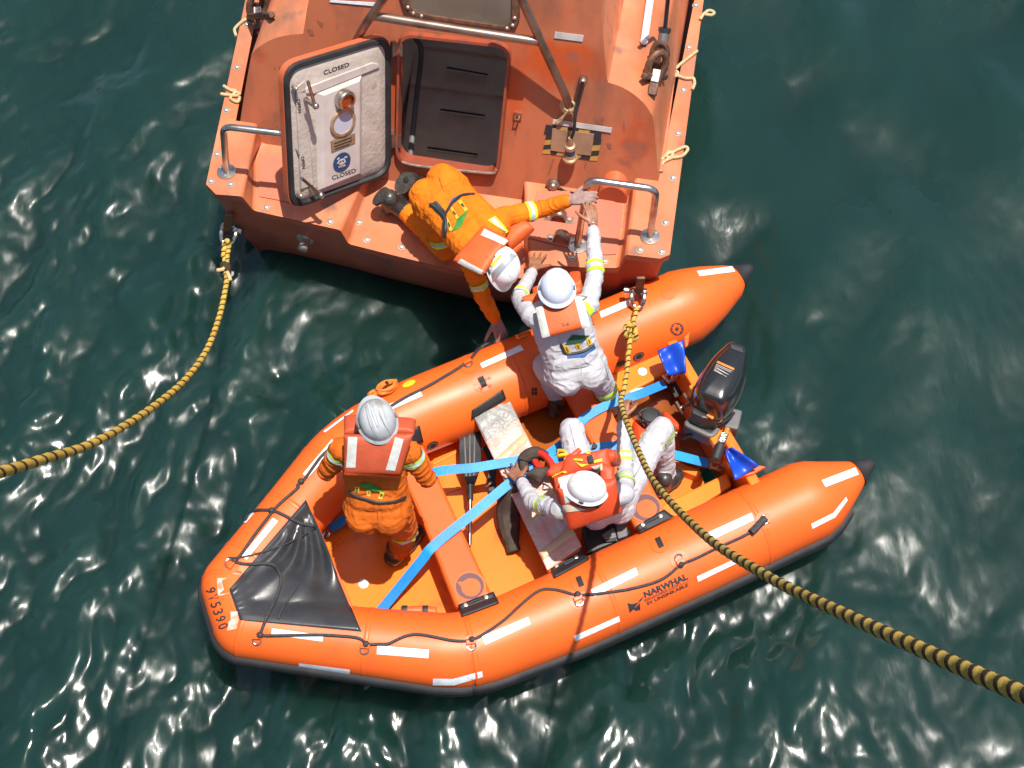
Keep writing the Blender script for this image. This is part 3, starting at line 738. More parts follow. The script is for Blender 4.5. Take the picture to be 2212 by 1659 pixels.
# cable running from a stub pipe to a deck plug
bm = NB(); tube(bm, bez([wall(*vB(1120, 600), .0), wall(*vB(1125, 610), .09), wall(*vB(1120, 640), .12)], 4), .026, 10); obj('stub_pipe', bm, 'oldsteel', LB)
bm = NB(); tube(bm, bez([wall(*vB(1118, 630), .12), wall(*vB(1085, 760), .1), wall(*vB(1060, 900), .11), wall(*vB(1050, 1000), .11), wall(*vB(1025, 1080), .1), wall(*vB(1022, 1130), .09)], 6), .011, 8); obj('cable', bm, 'rubber', LB)
PX = (wall(*vB(1020, 1110), .1) - wall(*vB(1020, 1225), .06)).normalized(); P = wall(*vB(1020, 1225), .05)
bm = NB(); lathe(bm, P, PX, [(.05, 0), (.052, .02), (.04, .03), (.036, .05)], 18, WX); pl = obj('plug_base', bm, 'brass', LB)
bm = NB(); lathe(bm, P, PX, [(.034, .05), (.034, .1), (.022, .105)], 14, WX); obj('plug_body', bm, 'navy', LB)
bm = NB(); lathe(bm, P, PX, [(.036, .1), (.036, .13), (.022, .135), (.014, .2)], 14, WX); obj('plug_collar', bm, 'brass', LB)
bm = NB()
for q in ([(1020, 840), (960, 900), (900, 950)], [(1015, 845), (1045, 900), (1050, 1010)], [(1000, 850), (950, 930), (925, 960)]): tube(bm, bez([wall(*vB(*p), .06 - .02 * i) for i, p in enumerate(q)], 4), .006, 6)
tube(bm, [wall(*vB(1015, 815), .05) + (WX * math.cos(t) + WU * math.sin(t)) * .036 for t in np.linspace(0, 6.2, 14)], .01, 6); obj('cord_lashing', bm, 'cord', LB)

def wquad(name, q, m, off=.004, th=.004, parent=LB, f=vB, bev=0, label=None):
    bm = NB(); prism(bm, [wall(*f(*p), off) for p in q], WO * th); return obj(name, bm, m, parent, smooth=False, bevel=bev, label=label)
# taped patch with hazard border
pp = wquad('paper_patch', [(885, 985), (1205, 1030), (1180, 1195), (870, 1155)], 'kraft', .005, .006, label='brown paper patch framed with hazard tape')
def strip(p0, p1, p2, p3, nst, first):
    f = quadmap([p0, p1, p2, p3])
    for i in range(nst):
        s0, s1 = i / nst, (i + 1) / nst
        sl_ = .06
        q = [f(max(0, s0 - (sl_ if i else 0)), 0), f(s1 - (sl_ if i < nst - 1 else 0), 0), f(s1, 1), f(s0, 1)]
        wquad('hazard_tape', q, ('ink', 'yellowst')[(i + first) % 2], .0025, .0022, pp)
strip((818, 1030), (1258, 1070), (1262, 1018), (835, 958), 5, 0)
strip((806, 1180), (838, 1030), (892, 1036), (868, 1185), 4, 1)
strip((1170, 1234), (1205, 1066), (1262, 1074), (1230, 1238), 4, 1)
strip((868, 1186), (1168, 1232), (1178, 1192), (872, 1150), 5, 0)
wquad('reflective_strip', [(890, 915), (1345, 982), (1336, 1021), (884, 953)], 'greytape', .006, .003)
wquad('reflective_strip', [(905, 243), (1126, 270), (1116, 320), (897, 292)], 'greytape', .004, .003)
bm = NB(); prism(bm, [wall(*p, .004) for p in ((714, 0), (826, 6), (822, 14), (712, 4))], WO * .004); obj('reflective_strip', bm, 'tape', LB, smooth=False)
# small eye and clips on the wall
P = wall(*vB(617, 890), .0); bm = NB(); box(bm, P + WO * .006, WX * .028, WU * .024, WO * .006); tube(bm, [P + WO * .012 + WX * .014, P + WO * .04 + WX * .012 - WU * .01, P + WO * .04 - WX * .012 - WU * .01, P + WO * .012 - WX * .014], .006, 6); obj('eye_plate', bm, 'steel', LB)
P = wall(*vB(893, 1415), .0); bm = NB(); lathe(bm, P, WO, [(.045, 0), (.045, .02), (.03, .03), (.03, .05), (.02, .06)], 14, WU); box(bm, P + WO * .03, WX * .05, WU * .012, WO * .008); obj('drain_fitting', bm, 'oldsteel', LB)
bm = NB(); tube(bm, bez([wall(*vB(925, 1440), .03), wall(*vB(990, 1475), .03), at(*vB(1070, 1490), Z1 + .02)], 5), .01, 6); obj('drain_hose', bm, 'rubber', LB)

# handrails
def rail(pts, r=.024):
    bm = NB(); P = [Vector(p) for p in pts]; path = [P[0]]
    for a, b, c in zip(P, P[1:], P[2:]):
        p, q = b + (a - b).normalized() * .07, b + (c - b).normalized() * .07
        path += [p * (1 - t) ** 2 + b * 2 * t * (1 - t) + q * t * t for t in np.linspace(0, 1, 6)]
    path.append(P[-1]); tube(bm, path, r, 12); o = obj('handrail', bm, 'steel', LB)
    for p in (P[0], P[-1]):
        b2 = NB(); lathe(b2, p, (0, 0, 1), [(.065, 0), (.065, .012), (.03, .016)], 16); f = obj('rail_foot', b2, 'steel', o)
        for k in range(3):
            b2 = NB(); a_ = 2.1 * k + .5; lathe(b2, p + V(.045 * math.cos(a_), .045 * math.sin(a_), .01), (0, 0, 1), [(.011, 0), (.011, .012)], 6); obj('foot_bolt', b2, 'bolt', o)
    return o
rail([at(1247, 532, Z1), at(1270, 388, 1.43), at(1418, 409, 1.40), at(1404, 512, Z2)])
rail([at(489.6, 372, Z2), at(482, 273, 1.38), at(640, 292, 1.36), at(655, 400, Z1)])
# saddle clamps, lamp cover and tread on the right-hand step
for c in ((1625, 505), (1650, 690)):
    P = at(*vD(*c), Z1); bm = NB(); X, Y = WX, FWD
    pts = [P + X * (.045 * math.cos(t)) + V(0, 0, .03 + .05 * math.sin(t)) for t in np.linspace(0, math.pi, 9)]
    pts = [P - X * -.045 + V(0, 0, .006)] + pts + [P - X * .045 + V(0, 0, .006)]
    a_ = [[bm.verts.new(p + Y * s) for p in pts] for s in (-.03, .03)]
    for i in range(len(pts) - 1): bm.faces.new([a_[0][i], a_[0][i + 1], a_[1][i + 1], a_[1][i]])
    for s in (-1, 1): box(bm, P + X * s * .07 + V(0, 0, .006), X * .03, Y * .03, (0, 0, .006))
    o = obj('saddle_clamp', bm, 'oldsteel', LB, sharp=40, recalc=False); md = o.modifiers.new('thick', 'SOLIDIFY'); md.thickness = .008
    for s in (-1, 1):
        b2 = NB(); lathe(b2, P + X * s * .075 + V(0, 0, .01), (0, 0, 1), [(.014, 0), (.014, .014)], 6); obj('clamp_bolt', b2, 'bolt', o)
P = at(1322, 436, Z1); bm = NB(); pr = []
for t in np.linspace(0, math.pi, 13): pr.append(P + WX * (.1 * math.cos(t)) + V(0, 0, .05 + .12 * math.sin(t)))
pr = [P + WX * .1] + pr + [P - WX * .1]
a_, b_ = [bm.verts.new(p) for p in pr], [bm.verts.new(p + FWD * .2) for p in pr]
for i in range(len(pr) - 1): bm.faces.new([a_[i], a_[i + 1], b_[i + 1], b_[i]])
bm.faces.new(a_); bm.faces.new(b_[::-1]); obj('lamp_cover', bm, 'lbrim', LB, sharp=50, bevel=.01)
bm = NB(); q = [at(*vE(*p), Z1 + .004) for p in ((230, 480), (300, 235), (600, 230), (930, 320), (985, 350), (960, 590), (935, 740), (840, 745), (600, 700), (235, 610))]; prism(bm, q, (0, 0, .006)); obj('tread_pad', bm, 'grip', LB, smooth=False, bevel=.003)
bm = NB(); q = [at(*p, Z1 + .004) for p in ((560, 330), (633, 345), (640, 440), (560, 425))]; prism(bm, q, (0, 0, .005)); obj('tread_pad', bm, 'grip', LB, smooth=False)

# gunwale strip: low moulded ridge, bolts, cord lashings
def up_strip(name, q, z, h, m, f=None):
    bm = NB(); prism(bm, [at(*(f(*p) if f else p), z) for p in q], (0, 0, h)); return obj(name, bm, m, LB, smooth=False, bevel=.006)
up_strip('gunwale_ridge', [(1740, -300), (1765, 0), (1775, 700), (1700, 1330), (1735, 1330), (1815, 700), (1900, 0), (1900, -300)], Z2 + .002, .02, 'lb', vB)
bolts = [vA(480, 200), vA(400, 545), vA(315, 890), vA(238, 1245), vA(190, 1462), vA(348, 1487), vB(1985, 45), vB(1933, 370), vB(1890, 695), vB(1848, 1030), vB(1812, 1370), vE(1390, 127), vE(1330, 487), vE(1125, 707), vE(1300, 722)]
bl = [(p, Z2) for p in bolts] + [(vC(637, 365), Z1), (vC(1147, 480), Z1), (vE(580, 767), Z1), (vE(843, 797), Z1), (vC(1380, 485), Z0), (vC(1445, 625), Z0), (vC(1723, 683), Z0), (vE(215, 780), Z0)]
bproto = None
for p, z in bl:
    w = at(*p, z)
    if bproto is None:
        bm = NB(); lathe(bm, (0, 0, 0), (0, 0, 1), [(.026, 0), (.026, .004), (.015, .005), (.015, .018), (.008, .021)], 10)
        bproto = obj('deck_bolt', bm, 'bolt', LB); base = bproto.data
        base.transform(Matrix.Translation(OFF[LB.name])); bproto.location = w - OFF[LB.name]
    else:
        c = bproto.copy(); COL.objects.link(c); c.location = w - OFF[LB.name]
def cord(pts, r=.011, f=vA, z=Z2 + .015):
    bm = NB(); tube(bm, bez([at(*f(p[0], p[1]), z) for p in pts], 5), r, 8); return obj('cord_lashing', bm, 'cord', LB)
cord([(500, 135), (430, 180), (385, 225), (378, 245), (392, 290)])
cord([(290, 690), (330, 715), (370, 735), (420, 750), (395, 770), (340, 765), (268, 755)]); cord([(345, 720), (390, 735), (345, 785), (385, 815), (410, 815), (420, 780)])
cord([(2020, 150), (2050, 105), (2090, 80), (2128, 95), (2110, 115), (2060, 110)], f=vB)
cord([(2000, 390), (1930, 445), (1850, 510), (1820, 560), (1900, 600), (1970, 600)], f=vB); cord([(1820, 540), (1850, 560), (1830, 585), (1815, 560)], f=vB); cord([(1970, 600), (1978, 640), (1960, 690)], f=vB)
cord([(1725, 1230), (1760, 1190), (1820, 1165), (1900, 1130), (1925, 1150), (1880, 1200), (1800, 1215), (1740, 1245), (1730, 1270)], f=vB); cord([(1770, 1165), (1810, 1180), (1790, 1210), (1760, 1200), (1775, 1165)], f=vB)

# hull fittings
P = at(655, 519, .42); bm = NB(); h = hit([hull_b], 660, 516, 0) or P
h = h + Vector((0, 0, 0)); lathe(bm, h, -FWD, [(.07, -.01), (.06, .006), (.034, .01), (.034, .09), (.028, .094)], 18); obj('hull_drain_pipe', bm, 'bolt', LB)
def bracket(u0, v0, u1, v1, z0, z1):
    bm = NB(); a, b = at(u0, v0, z0), at(u1, v1, z1); boxz(bm, a, b, .055, .02, (0, 1, .3)); return obj('towing_lug', bm, 'rust', LB, smooth=False, bevel=.004)
bracket(*vC(335, 415), *vC(312, 575), .66, .40); bracket(*vE(1133, 925), *vE(1112, 1090), .92, .66)
# fall hooks with shackles and wires
def ring(bm, c, X, Y, rx, ry, r, a0=0, a1=2 * math.pi, n=16):
    full = abs(a1 - a0) > 6.2; ts = np.linspace(a0, a1, n, endpoint=not full)
    tube(bm, [Vector(c) + X * rx * math.cos(t) + Y * ry * math.sin(t) for t in ts], r, 8, closed=full)
def hz(p, up=.03):
    h = hit([can_b], p[0], p[1], 0); q = h if h is not None and h.z > .9 else at(p[0], p[1], Z2)
    return at(p[0], p[1], q.z + up)
def hook_set(ch, pl0, pl1, base, ears):
    bm = NB(); ring(bm, hz(ch[0], .12), WX, WU, .05, .085, .02); obj('hook_chain', bm, 'rust', LB)
    bm = NB(); ring(bm, hz(ch[1], .10), WX * .8 + FWD * .6, WU, .07, .10, .024); obj('hook_chain', bm, 'rust', LB)
    bm = NB(); boxz(bm, hz(pl0, .09), hz(pl1, .06), .055, .04); obj('hook_plate', bm, 'bolt', LB, bevel=.006)
    bm = NB(); boxz(bm, hz(pl1, .06), hz(base, .02), .06, .04); obj('hook_base', bm, 'rust', LB, bevel=.006)
    bm = NB(); boxz(bm, hz(ears[0], .08), hz(ears[1], .08), .04, .04); obj('hook_pin', bm, 'rust', LB, bevel=.008)
hook_set((vB(1708, 420), vB(1685, 515)), vB(1690, 540), vB(1668, 640), vB(1650, 735), (vB(1585, 585), vB(1755, 590)))
hook_set((vA(560, -30), vA(567, 50)), vA(562, 60), vA(566, 160), vA(566, 235), (vA(500, 130), vA(680, 120)))
bm = NB(); tube(bm, [hz(vB(1725, 370), .14), hz(vB(1745, 245), .2)], [.03, .036], 10); obj('wire_socket', bm, 'greyplastic', LB)
bm = NB(); tube(bm, [hz(vB(1745, 245), .2), hz(vB(1750, 215), .22)], .042, 8); obj('socket_collar', bm, 'rubber', LB)
bm = NB(); tube(bm, [hz(vB(1748, 240), .2), hz(vB(1762, 100), .32), hz(vB(1772, 0), .42), at(*vB(1790, -300), 2.3)], .014, 8); obj('fall_wire', bm, 'ink', LB)
bm = NB(); tube(bm, [hz(vA(565, -20), .2), at(*vA(590, -300), 1.9)], .02, 8); obj('fall_wire', bm, 'ink', LB)
# grab handle and locker bracket on the right shoulder
P0, P1 = at(*vB(1590, 315), 1.5), at(*vB(1640, -40), 1.52)
bm = NB(); tube(bm, [P0, P1], .026, 10); ball(bm, P0, .028, 8); gb = obj('grab_bar', bm, 'tape', LB)
bm = NB(); tube(bm, [P0, P0 + V(0, 0, -.14)], .018, 8); box(bm, at(*vB(1555, 340), 1.4), WX * .04, FWD * .02, (0, 0, .02)); obj('bar_bracket', bm, 'rust', gb)
bm = NB(); q = at(*vB(1340, 40), 1.5); box(bm, q, WX * .07, FWD * .05, V(0, 0, .05)); tube(bm, [at(*vB(1385, -20), 1.56), at(*vB(1378, 120), 1.54)], .014, 8); obj('latch_bracket', bm, 'oldsteel', LB, bevel=.008)
bm = NB(); tube(bm, [at(*vB(1880, -40), Z2 + .024), at(*vB(1835, 120), Z2 + .024)], .004, 6); tube(bm, [at(*vB(1745, 700), Z2 + .024), at(*vB(1700, 1110), Z2 + .024)], .006, 6); obj('sealant_bead', bm, 'cord', LB)

for q in ([(608, 912), (628, 914), (602, 1048), (592, 1044)], [(884, 1222), (900, 1224), (862, 1340), (852, 1336)], [(1152, 1180), (1166, 1180), (1136, 1296), (1128, 1290)], [(1430, 930), (1442, 932), (1440, 1010), (1432, 1008)], [(1200, 900), (1285, 905), (1270, 960), (1215, 950)], [(1300, 1100), (1340, 1105), (1335, 1150), (1310, 1140)], [(1080, 590), (1100, 600), (1060, 690), (1050, 680)], [(1790, 1180), (1800, 1182), (1796, 1300), (1790, 1298)]):
    if max(p[0] for p in q) < 1500: decal('rust_run', [can_b], [vB(*p) for p in q], 'rustrun', LB, .0022, 3, 6)
for q in ([(695, 540), (708, 540), (706, 560), (696, 558)], [(735, 536), (752, 538), (750, 560), (738, 556)], [(710, 1010), (735, 1012), (728, 1046), (715, 1040)], [(1040, 160), (1095, 190), (1085, 225), (1060, 200)], [(960, 235), (1010, 240), (1020, 290), (985, 285)]):
    decal('paint_chip', [can_b], [vA(*p) for p in q], 'rustrun', LB, .0022, 3, 3)
# ================================================================== inflatable rescue boat
RB = thing('inflatable_boat', 'orange inflatable rescue boat with black bow cover lying alongside the lifeboat', 'inflatable boat', (.2, -.7, 0))
TR = .262
ax_pts = [((1450, 675), .37), ((1200, 781), .38), ((898, 900), .40), ((755, 966), .44), ((630, 1116), .49), ((505, 1265), .53), ((533, 1352), .53), ((770, 1385), .50), ((979, 1409), .45), ((1037, 1398), .44), ((1235, 1316), .40), ((1487, 1203), .38), ((1725, 1092), .38)]
AX = [at(*p, z) for p, z in ax_pts]
def fillet(P, corners, r, n=6):
    out = []
    for i, p in enumerate(P):
        if i in corners and 0 < i < len(P) - 1:
            rr = r[i] if isinstance(r, dict) else r
            a = p + (P[i - 1] - p).normalized() * rr; b = p + (P[i + 1] - p).normalized() * rr
            for k in range(n + 1):
                t = k / n; out.append(a * (1 - t) ** 2 + p * 2 * t * (1 - t) + b * t * t)
        else: out.append(p)
    return out
CL = fillet(AX, range(1, 12), {1: .2, 2: .18, 3: .22, 4: .1, 5: .016, 6: .016, 7: .1, 8: .12, 9: .1, 10: .2, 11: .2})
far_cone = [(at(1478, 662, .375), TR), (at(1505, 648, .385), .238), (at(1540, 629, .40), .192), (at(1580, 607, .42), .125), (at(1602, 591, .435), .062)]
near_cone = [(at(1745, 1082, .38), TR), (at(1772, 1068, .39), .238), (at(1802, 1051, .40), .182), (at(1840, 1028, .41), .108), (at(1861, 1014, .42), .062)]
path = [p for p, r in far_cone[::-1]] + CL + [p for p, r in near_cone]
AR = [.262, .262, .252, .225, .205, .197, .197, .203, .226, .234, .255, .262, .262]
def rad_at(p):
    """the tube is slimmer towards the bow"""
    best = None
    for i in range(len(AX) - 1):
        d = AX[i + 1] - AX[i]; t = max(0, min(1, (p - AX[i]).dot(d) / d.length_squared)); q = (AX[i] + d * t - p).length
        if best is None or q < best[0]: best = (q, AR[i] * (1 - t) + AR[i + 1] * t)
    return best[1]
rad = [r for p, r in far_cone[::-1]] + [rad_at(p) for p in CL] + [r for p, r in near_cone]
# resample between far-apart points
pp, rr_ = [path[0]], [rad[0]]
for i in range(1, len(path)):
    d = (path[i] - path[i - 1]).length; n = max(1, int(d / .12))
    for k in range(1, n + 1):
        pp.append(path[i - 1].lerp(path[i], k / n)); rr_.append(rad[i - 1] + (rad[i] - rad[i - 1]) * k / n)
UP = Vector((0, 0, 1))
def frames(P):
    out = []
    for i, p in enumerate(P):
        t0 = (P[i] - P[i - 1]).normalized() if i else (P[1] - P[0]).normalized(); t1 = (P[i + 1] - P[i]).normalized() if i < len(P) - 1 else t0
        t = (t0 + t1).normalized(); o = UP.cross(t).normalized() * -1; o = o / max(.35, t0.dot(t)); out.append((p, t, o, t.cross(o).normalized() * -1))
    return out
FR = frames(pp)                                                    # o points away from the cockpit? fixed below
cen = at(1150, 1130, .3)
FR = [(p, t, (o if o.dot(p - cen) > 0 else -o), UP - t * UP.dot(t)) for p, t, o, u in FR]
bm = NB(); rings = []; NS = 36
for (p, t, o, u), r in zip(FR, rr_):
    rings.append([bm.verts.new(p + (o * math.cos(2 * math.pi * k / NS) + u.normalized() * math.sin(2 * math.pi * k / NS)) * r) for k in range(NS)])
for a, b in zip(rings, rings[1:]):
    for k in range(NS): bm.faces.new([a[k], a[(k + 1) % NS], b[(k + 1) % NS], b[k]])
bm.faces.new(rings[0]); bm.faces.new(rings[-1])
TU = obj('buoyancy_tube', bm, 'rib', RB, sharp=60); tb = bvh_of(TU)
# welded seams round the tube
for f in (.055, .155, .245, .31, .36, .40, .435, .48, .53, .62, .72, .83, .93):
    i = int(f * (len(FR) - 1)); p, t, o, u = FR[i]; r = rr_[i]; un = u.normalized()
    if i < 8 or i > len(FR) - 9: continue
    bm = NB(); w = .016
    rs = [[bm.verts.new(p + t * s + (o * math.cos(2 * math.pi * k / 40) + un * math.sin(2 * math.pi * k / 40)) * (r + .0022 * (abs(s) < w))) for k in range(40)] for s in (-w, -w * .9, w * .9, w)]
    for a, b in zip(rs, rs[1:]):
        for k in range(40): bm.faces.new([a[k], a[(k + 1) % 40], b[(k + 1) % 40], b[k]])
    obj('seam_band', bm, 'ribseam', RB, sharp=0)
# black end cones
for e, (a, b) in enumerate(((FR[0], FR[1]), (FR[-1], FR[-2]))):
    d = (a[0] - b[0]).normalized(); r = rr_[0] if e == 0 else rr_[-1]
    bm = NB(); lathe(bm, a[0], d, [(r + .034, -.04), (r + .008, 0), (r * .9, .03), (r * .7, .06), (r * .42, .085), (.004, .098)], 22); obj('end_cap', bm, 'rubber', RB)
# rubbing strake along the outside
bm = NB(); prev = None; sec = [(-.052, -.004), (-.050, .022), (-.026, .042), (-.004, .028), (.004, .036), (.024, .028), (.032, .016), (.036, -.004)]
rows = []
for (p, t, o, u), r in list(zip(FR, rr_))[2:-2]:
    un = u.normalized(); ph = R(-12); n_ = o * math.cos(ph) + un * math.sin(ph); tg = -o * math.sin(ph) + un * math.cos(ph)
    rows.append([bm.verts.new(p + n_ * (r + b) + tg * a) for a, b in sec])
for a, b in zip(rows, rows[1:]):
    for k in range(len(sec) - 1): bm.faces.new([a[k], a[k + 1], b[k + 1], b[k]])
obj('rubbing_strake', bm, 'rubber', RB, sharp=50)

# floor, transom, side lockers
FZ = .19
inn = [p - o * .1 for p, t, o, u in FR]
def near_idx(q): return min(range(len(FR)), key=lambda i: (FR[i][0] - q).length)
i0, i1 = near_idx(at(1420, 690, .37)), near_idx(at(1610, 1150, .38))
bm = NB(); fp = [Vector((p.x, p.y, FZ)) for p in inn[i0:i1 + 1:3]]
prism(bm, fp, (0, 0, -.06)); FL = obj('floor', bm, 'ribfloor', RB, smooth=False)
# moulded floor ribs and side chine
for q in ([vI(1210, 490), vI(1320, 400)], [vH(1100, 738), vH(1310, 630)], [vH(1190, 980), vH(1330, 930)]):
    bm = NB(); boxz(bm, at(*q[0], FZ + .004), at(*q[1], FZ + .004), .02, .012); obj('floor_rib', bm, 'locker', RB, smooth=False, bevel=.004)
bm = NB(); lathe(bm, at(*vI(1472, 752), FZ), (0, 0, 1), [(.032, 0), (.032, .005), (.024, .007)], 18); obj('drain_plug', bm, 'white', RB)
T0, T1 = at(1470, 792, .55), at(1592, 1000, .55); td = (T1 - T0).normalized(); tn = Vector((td.y, -td.x, 0)); tn = tn if tn.x > 0 else -tn
def tpoly(a, b, z0, z1, off): return [a + tn * off + UP * (z0 - a.z), b + tn * off + UP * (z0 - b.z), b + tn * off + UP * (z1 - b.z), a + tn * off + UP * (z1 - a.z)]
bm = NB(); prism(bm, tpoly(T0 - td * .2, T1 + td * .2, .05, .56, .0), tn * .07); obj('transom', bm, 'ribfloor', RB, smooth=False, bevel=.012)
m0, m1 = T0.lerp(T1, .22), T0.lerp(T1, .82)
bm = NB(); prism(bm, tpoly(m0, m1, .2, .60, -.035), tn * .034); obj('transom_pad', bm, 'locker', RB, smooth=False, bevel=.01)
bm = NB(); prism(bm, [at(*vG(*p), .30) for p in ((360, 500), (415, 470), (470, 580), (415, 615))], (0, 0, .02)); obj('transom_bracket', bm, 'rubber', RB, smooth=False)
def locker(q, z, label=None):
    bm = NB(); prism(bm, [at(*p, z) for p in q], (0, 0, -(z - FZ) - .02)); return obj('side_locker', bm, 'locker', RB, smooth=False, bevel=.015)
lk1 = locker([(1300, 792), (1424, 752), (1450, 800), (1352, 852), (1320, 830)], .38)
lk2 = locker([(1425, 1092), (1570, 1020), (1582, 1048), (1440, 1140)], .36)
bm = NB(); lathe(bm, at(*vG(145, 390), .38), (0, 0, 1), [(.03, 0), (.03, .006), (.02, .008)], 16); obj('locker_cap', bm, 'white', RB)
bm = NB(); prism(bm, [at(*p, .27) for p in (vG(400, 1110), vG(640, 1215), vG(610, 1260), vG(400, 1180))], (0, 0, -.09)); obj('stern_step', bm, 'locker', RB, smooth=False, bevel=.01)
# water lying in the stern of the cockpit
def puddle(q, z):
    bm = NB(); c = np.mean(q, 0); pts = bez([at(*p, z) for p in q + q[:1]], 5)[:-1]; bm.faces.new([bm.verts.new(p) for p in pts]); o = obj('bilge_water', bm, 'bilge', RB, smooth=False); flip_to_cam(o); return o
puddle([(1105, 925), (1150, 880), (1215, 850), (1260, 900), (1245, 960), (1190, 1000), (1140, 1010)], FZ + .005)
puddle([(1345, 870), (1400, 820), (1450, 830), (1490, 900), (1530, 960), (1540, 1010), (1470, 1000), (1400, 950)], FZ + .006)

# thwarts
TZ = .50
def thwart(q, m='thwart'):
    bm = NB(); prism(bm, [at(*p, TZ) for p in q], (0, 0, -.075)); return obj('thwart', bm, m, RB, smooth=False, bevel=.02)
def flap(q, parent, eyes):
    bm = NB(); g = []
    NU, NV = 10, 5; f = quadmap(q)
    for i in range(NU + 1):
        row = []
        for j in range(NV + 1):
            p = f(i / NU, j / NV); h = hit([tb], p[0], p[1], .012); w = at(p[0], p[1], TZ + .008)
            if h is None or h.z < w.z - .02 * 0 and h.z < TZ + .008: h = w
            row.append(bm.verts.new(h))
        g.append(row)
    for i in range(NU):
        for j in range(NV): bm.faces.new([g[i][j], g[i + 1][j], g[i + 1][j + 1], g[i][j + 1]])
    o = obj('end_flap', bm, 'rubber', parent, recalc=False); flip_to_cam(o)
    md = o.modifiers.new('thick', 'SOLIDIFY'); md.thickness = .006; md.offset = 1
    E_ = []
    for e in eyes:
        h = hit([tb], e[0], e[1], .016); w = at(e[0], e[1], TZ + .016); h = w if h is None or h.z < w.z else h
        bm = NB(); lathe(bm, h, UP, [(.013, 0), (.013, .004), (.006, .005)], 10); obj('eyelet', bm, 'bolt', o); E_.append(h)
    if len(E_) > 1:
        bm = NB(); tube(bm, bez([E_[0], (E_[0] + E_[1]) / 2 + UP * .008, E_[1]], 4), .005, 6); obj('flap_lacing', bm, 'line', o)
    return o
def logo(c, r, parent, rot):
    P = at(*c, TZ + .001); X = Vector((math.cos(rot), math.sin(rot), 0)); Y = Vector((-X.y, X.x, 0))
    def disc(cc, rr, h, mm, n=26):
        b = NB(); lathe(b, cc, UP, [(rr, h), (rr, h + .0015), (.001, h + .0016)], n, Y); obj('round_emblem', b, mm, parent)
    disc(P, r, .001, 'ribseam'); disc(P, r * .88, .0027, 'plum'); disc(P + X * r * .12 + Y * r * .02, r * .6, .0046, 'thwart')
    b = NB(); q = [P + X * r * x + Y * r * y + UP * .0044 for x, y in ((-.62, -.55), (.05, -.45), (.1, .05), (-.35, -.05))]; prism(b, q, (0, 0, .0012)); obj('emblem_bar', b, 'thwart', parent, smooth=False)
M['plum'] = mat('dark_plum_print', (.10, .035, .04), .5)
tw1 = thwart([(838, 958), (913, 958), (988.6, 1123), (1062, 1282), (986, 1314), (912, 1126)])
flap([vJ(428, 958), vJ(690, 860), vJ(735, 955), vJ(458, 1058)], tw1, [vJ(485, 958), vJ(635, 900)])
flap([(836, 945), (905, 918), (913, 952), (842, 972)], tw1, [])
logo(vJ(515, 820), .098, tw1, R(-60))
tw2 = thwart([(1032, 905), (1094, 862), (1147, 975), (1221, 1123), (1257, 1195), (1190, 1243), (1123, 1092)])
tw3 = thwart([(1214, 838), (1284, 806), (1340, 925), (1399, 1028), (1437, 1104), (1374, 1142), (1347, 1094), (1254, 912)])
flap([vK(1288, 1080), vK(1555, 920), vK(1662, 1000), vK(1330, 1160)], tw3, [vK(1355, 1062), vK(1522, 980)])
logo(vK(1378, 902), .105, tw3, R(-60))
# bubble wrap round the middle thwart
WQ_ = [(1026, 905), (1094, 868), (1147, 975), (1170, 1020), (1221, 1123), (1256, 1192), (1190, 1238), (1123, 1092), (1075, 992)]
def wrap_piece(name, f0, f1, m, h, lumps, parent, puff=.012):
    L0, L1 = [at(*p, TZ) for p in ((1029, 905), (1123, 1092), (1190, 1240))], [at(*p, TZ) for p in ((1096, 866), (1173, 1020), (1258, 1194))]
    def lp(P, t): return P[0].lerp(P[1], t * 2) if t < .5 else P[1].lerp(P[2], t * 2 - 1)
    bm = NB(); a, b, c, d = lp(L0, f0), lp(L1, f0), lp(L1, f1), lp(L0, f1); e = (b - a).normalized() * .012
    pillow(bm, [a - e + UP * .0, b + e, c + e, d - e], h, 22, 14, puff, .05, UP, lumps); return obj(name, bm, m, parent, sharp=60)
wr = wrap_piece('bubble_wrap', -.03, .97, 'bubble', .014, .006, tw2)
wrap_piece('wrap_end', -.035, .14, 'silverwrap', .02, .006, wr)
for a, b in ((.235, .29), (.60, .65), (.845, .90)): wrap_piece('packing_tape', a, b, 'packtape', .024, .003, wr, .014)
flap([vK(482, 1482), vK(770, 1310), vK(855, 1402), vK(520, 1585)], tw2, [vK(543, 1460), vK(722, 1370)])
flap([(1018, 885), vF(258, 608), vF(288, 690), vF(-40, 880)], tw2, [])

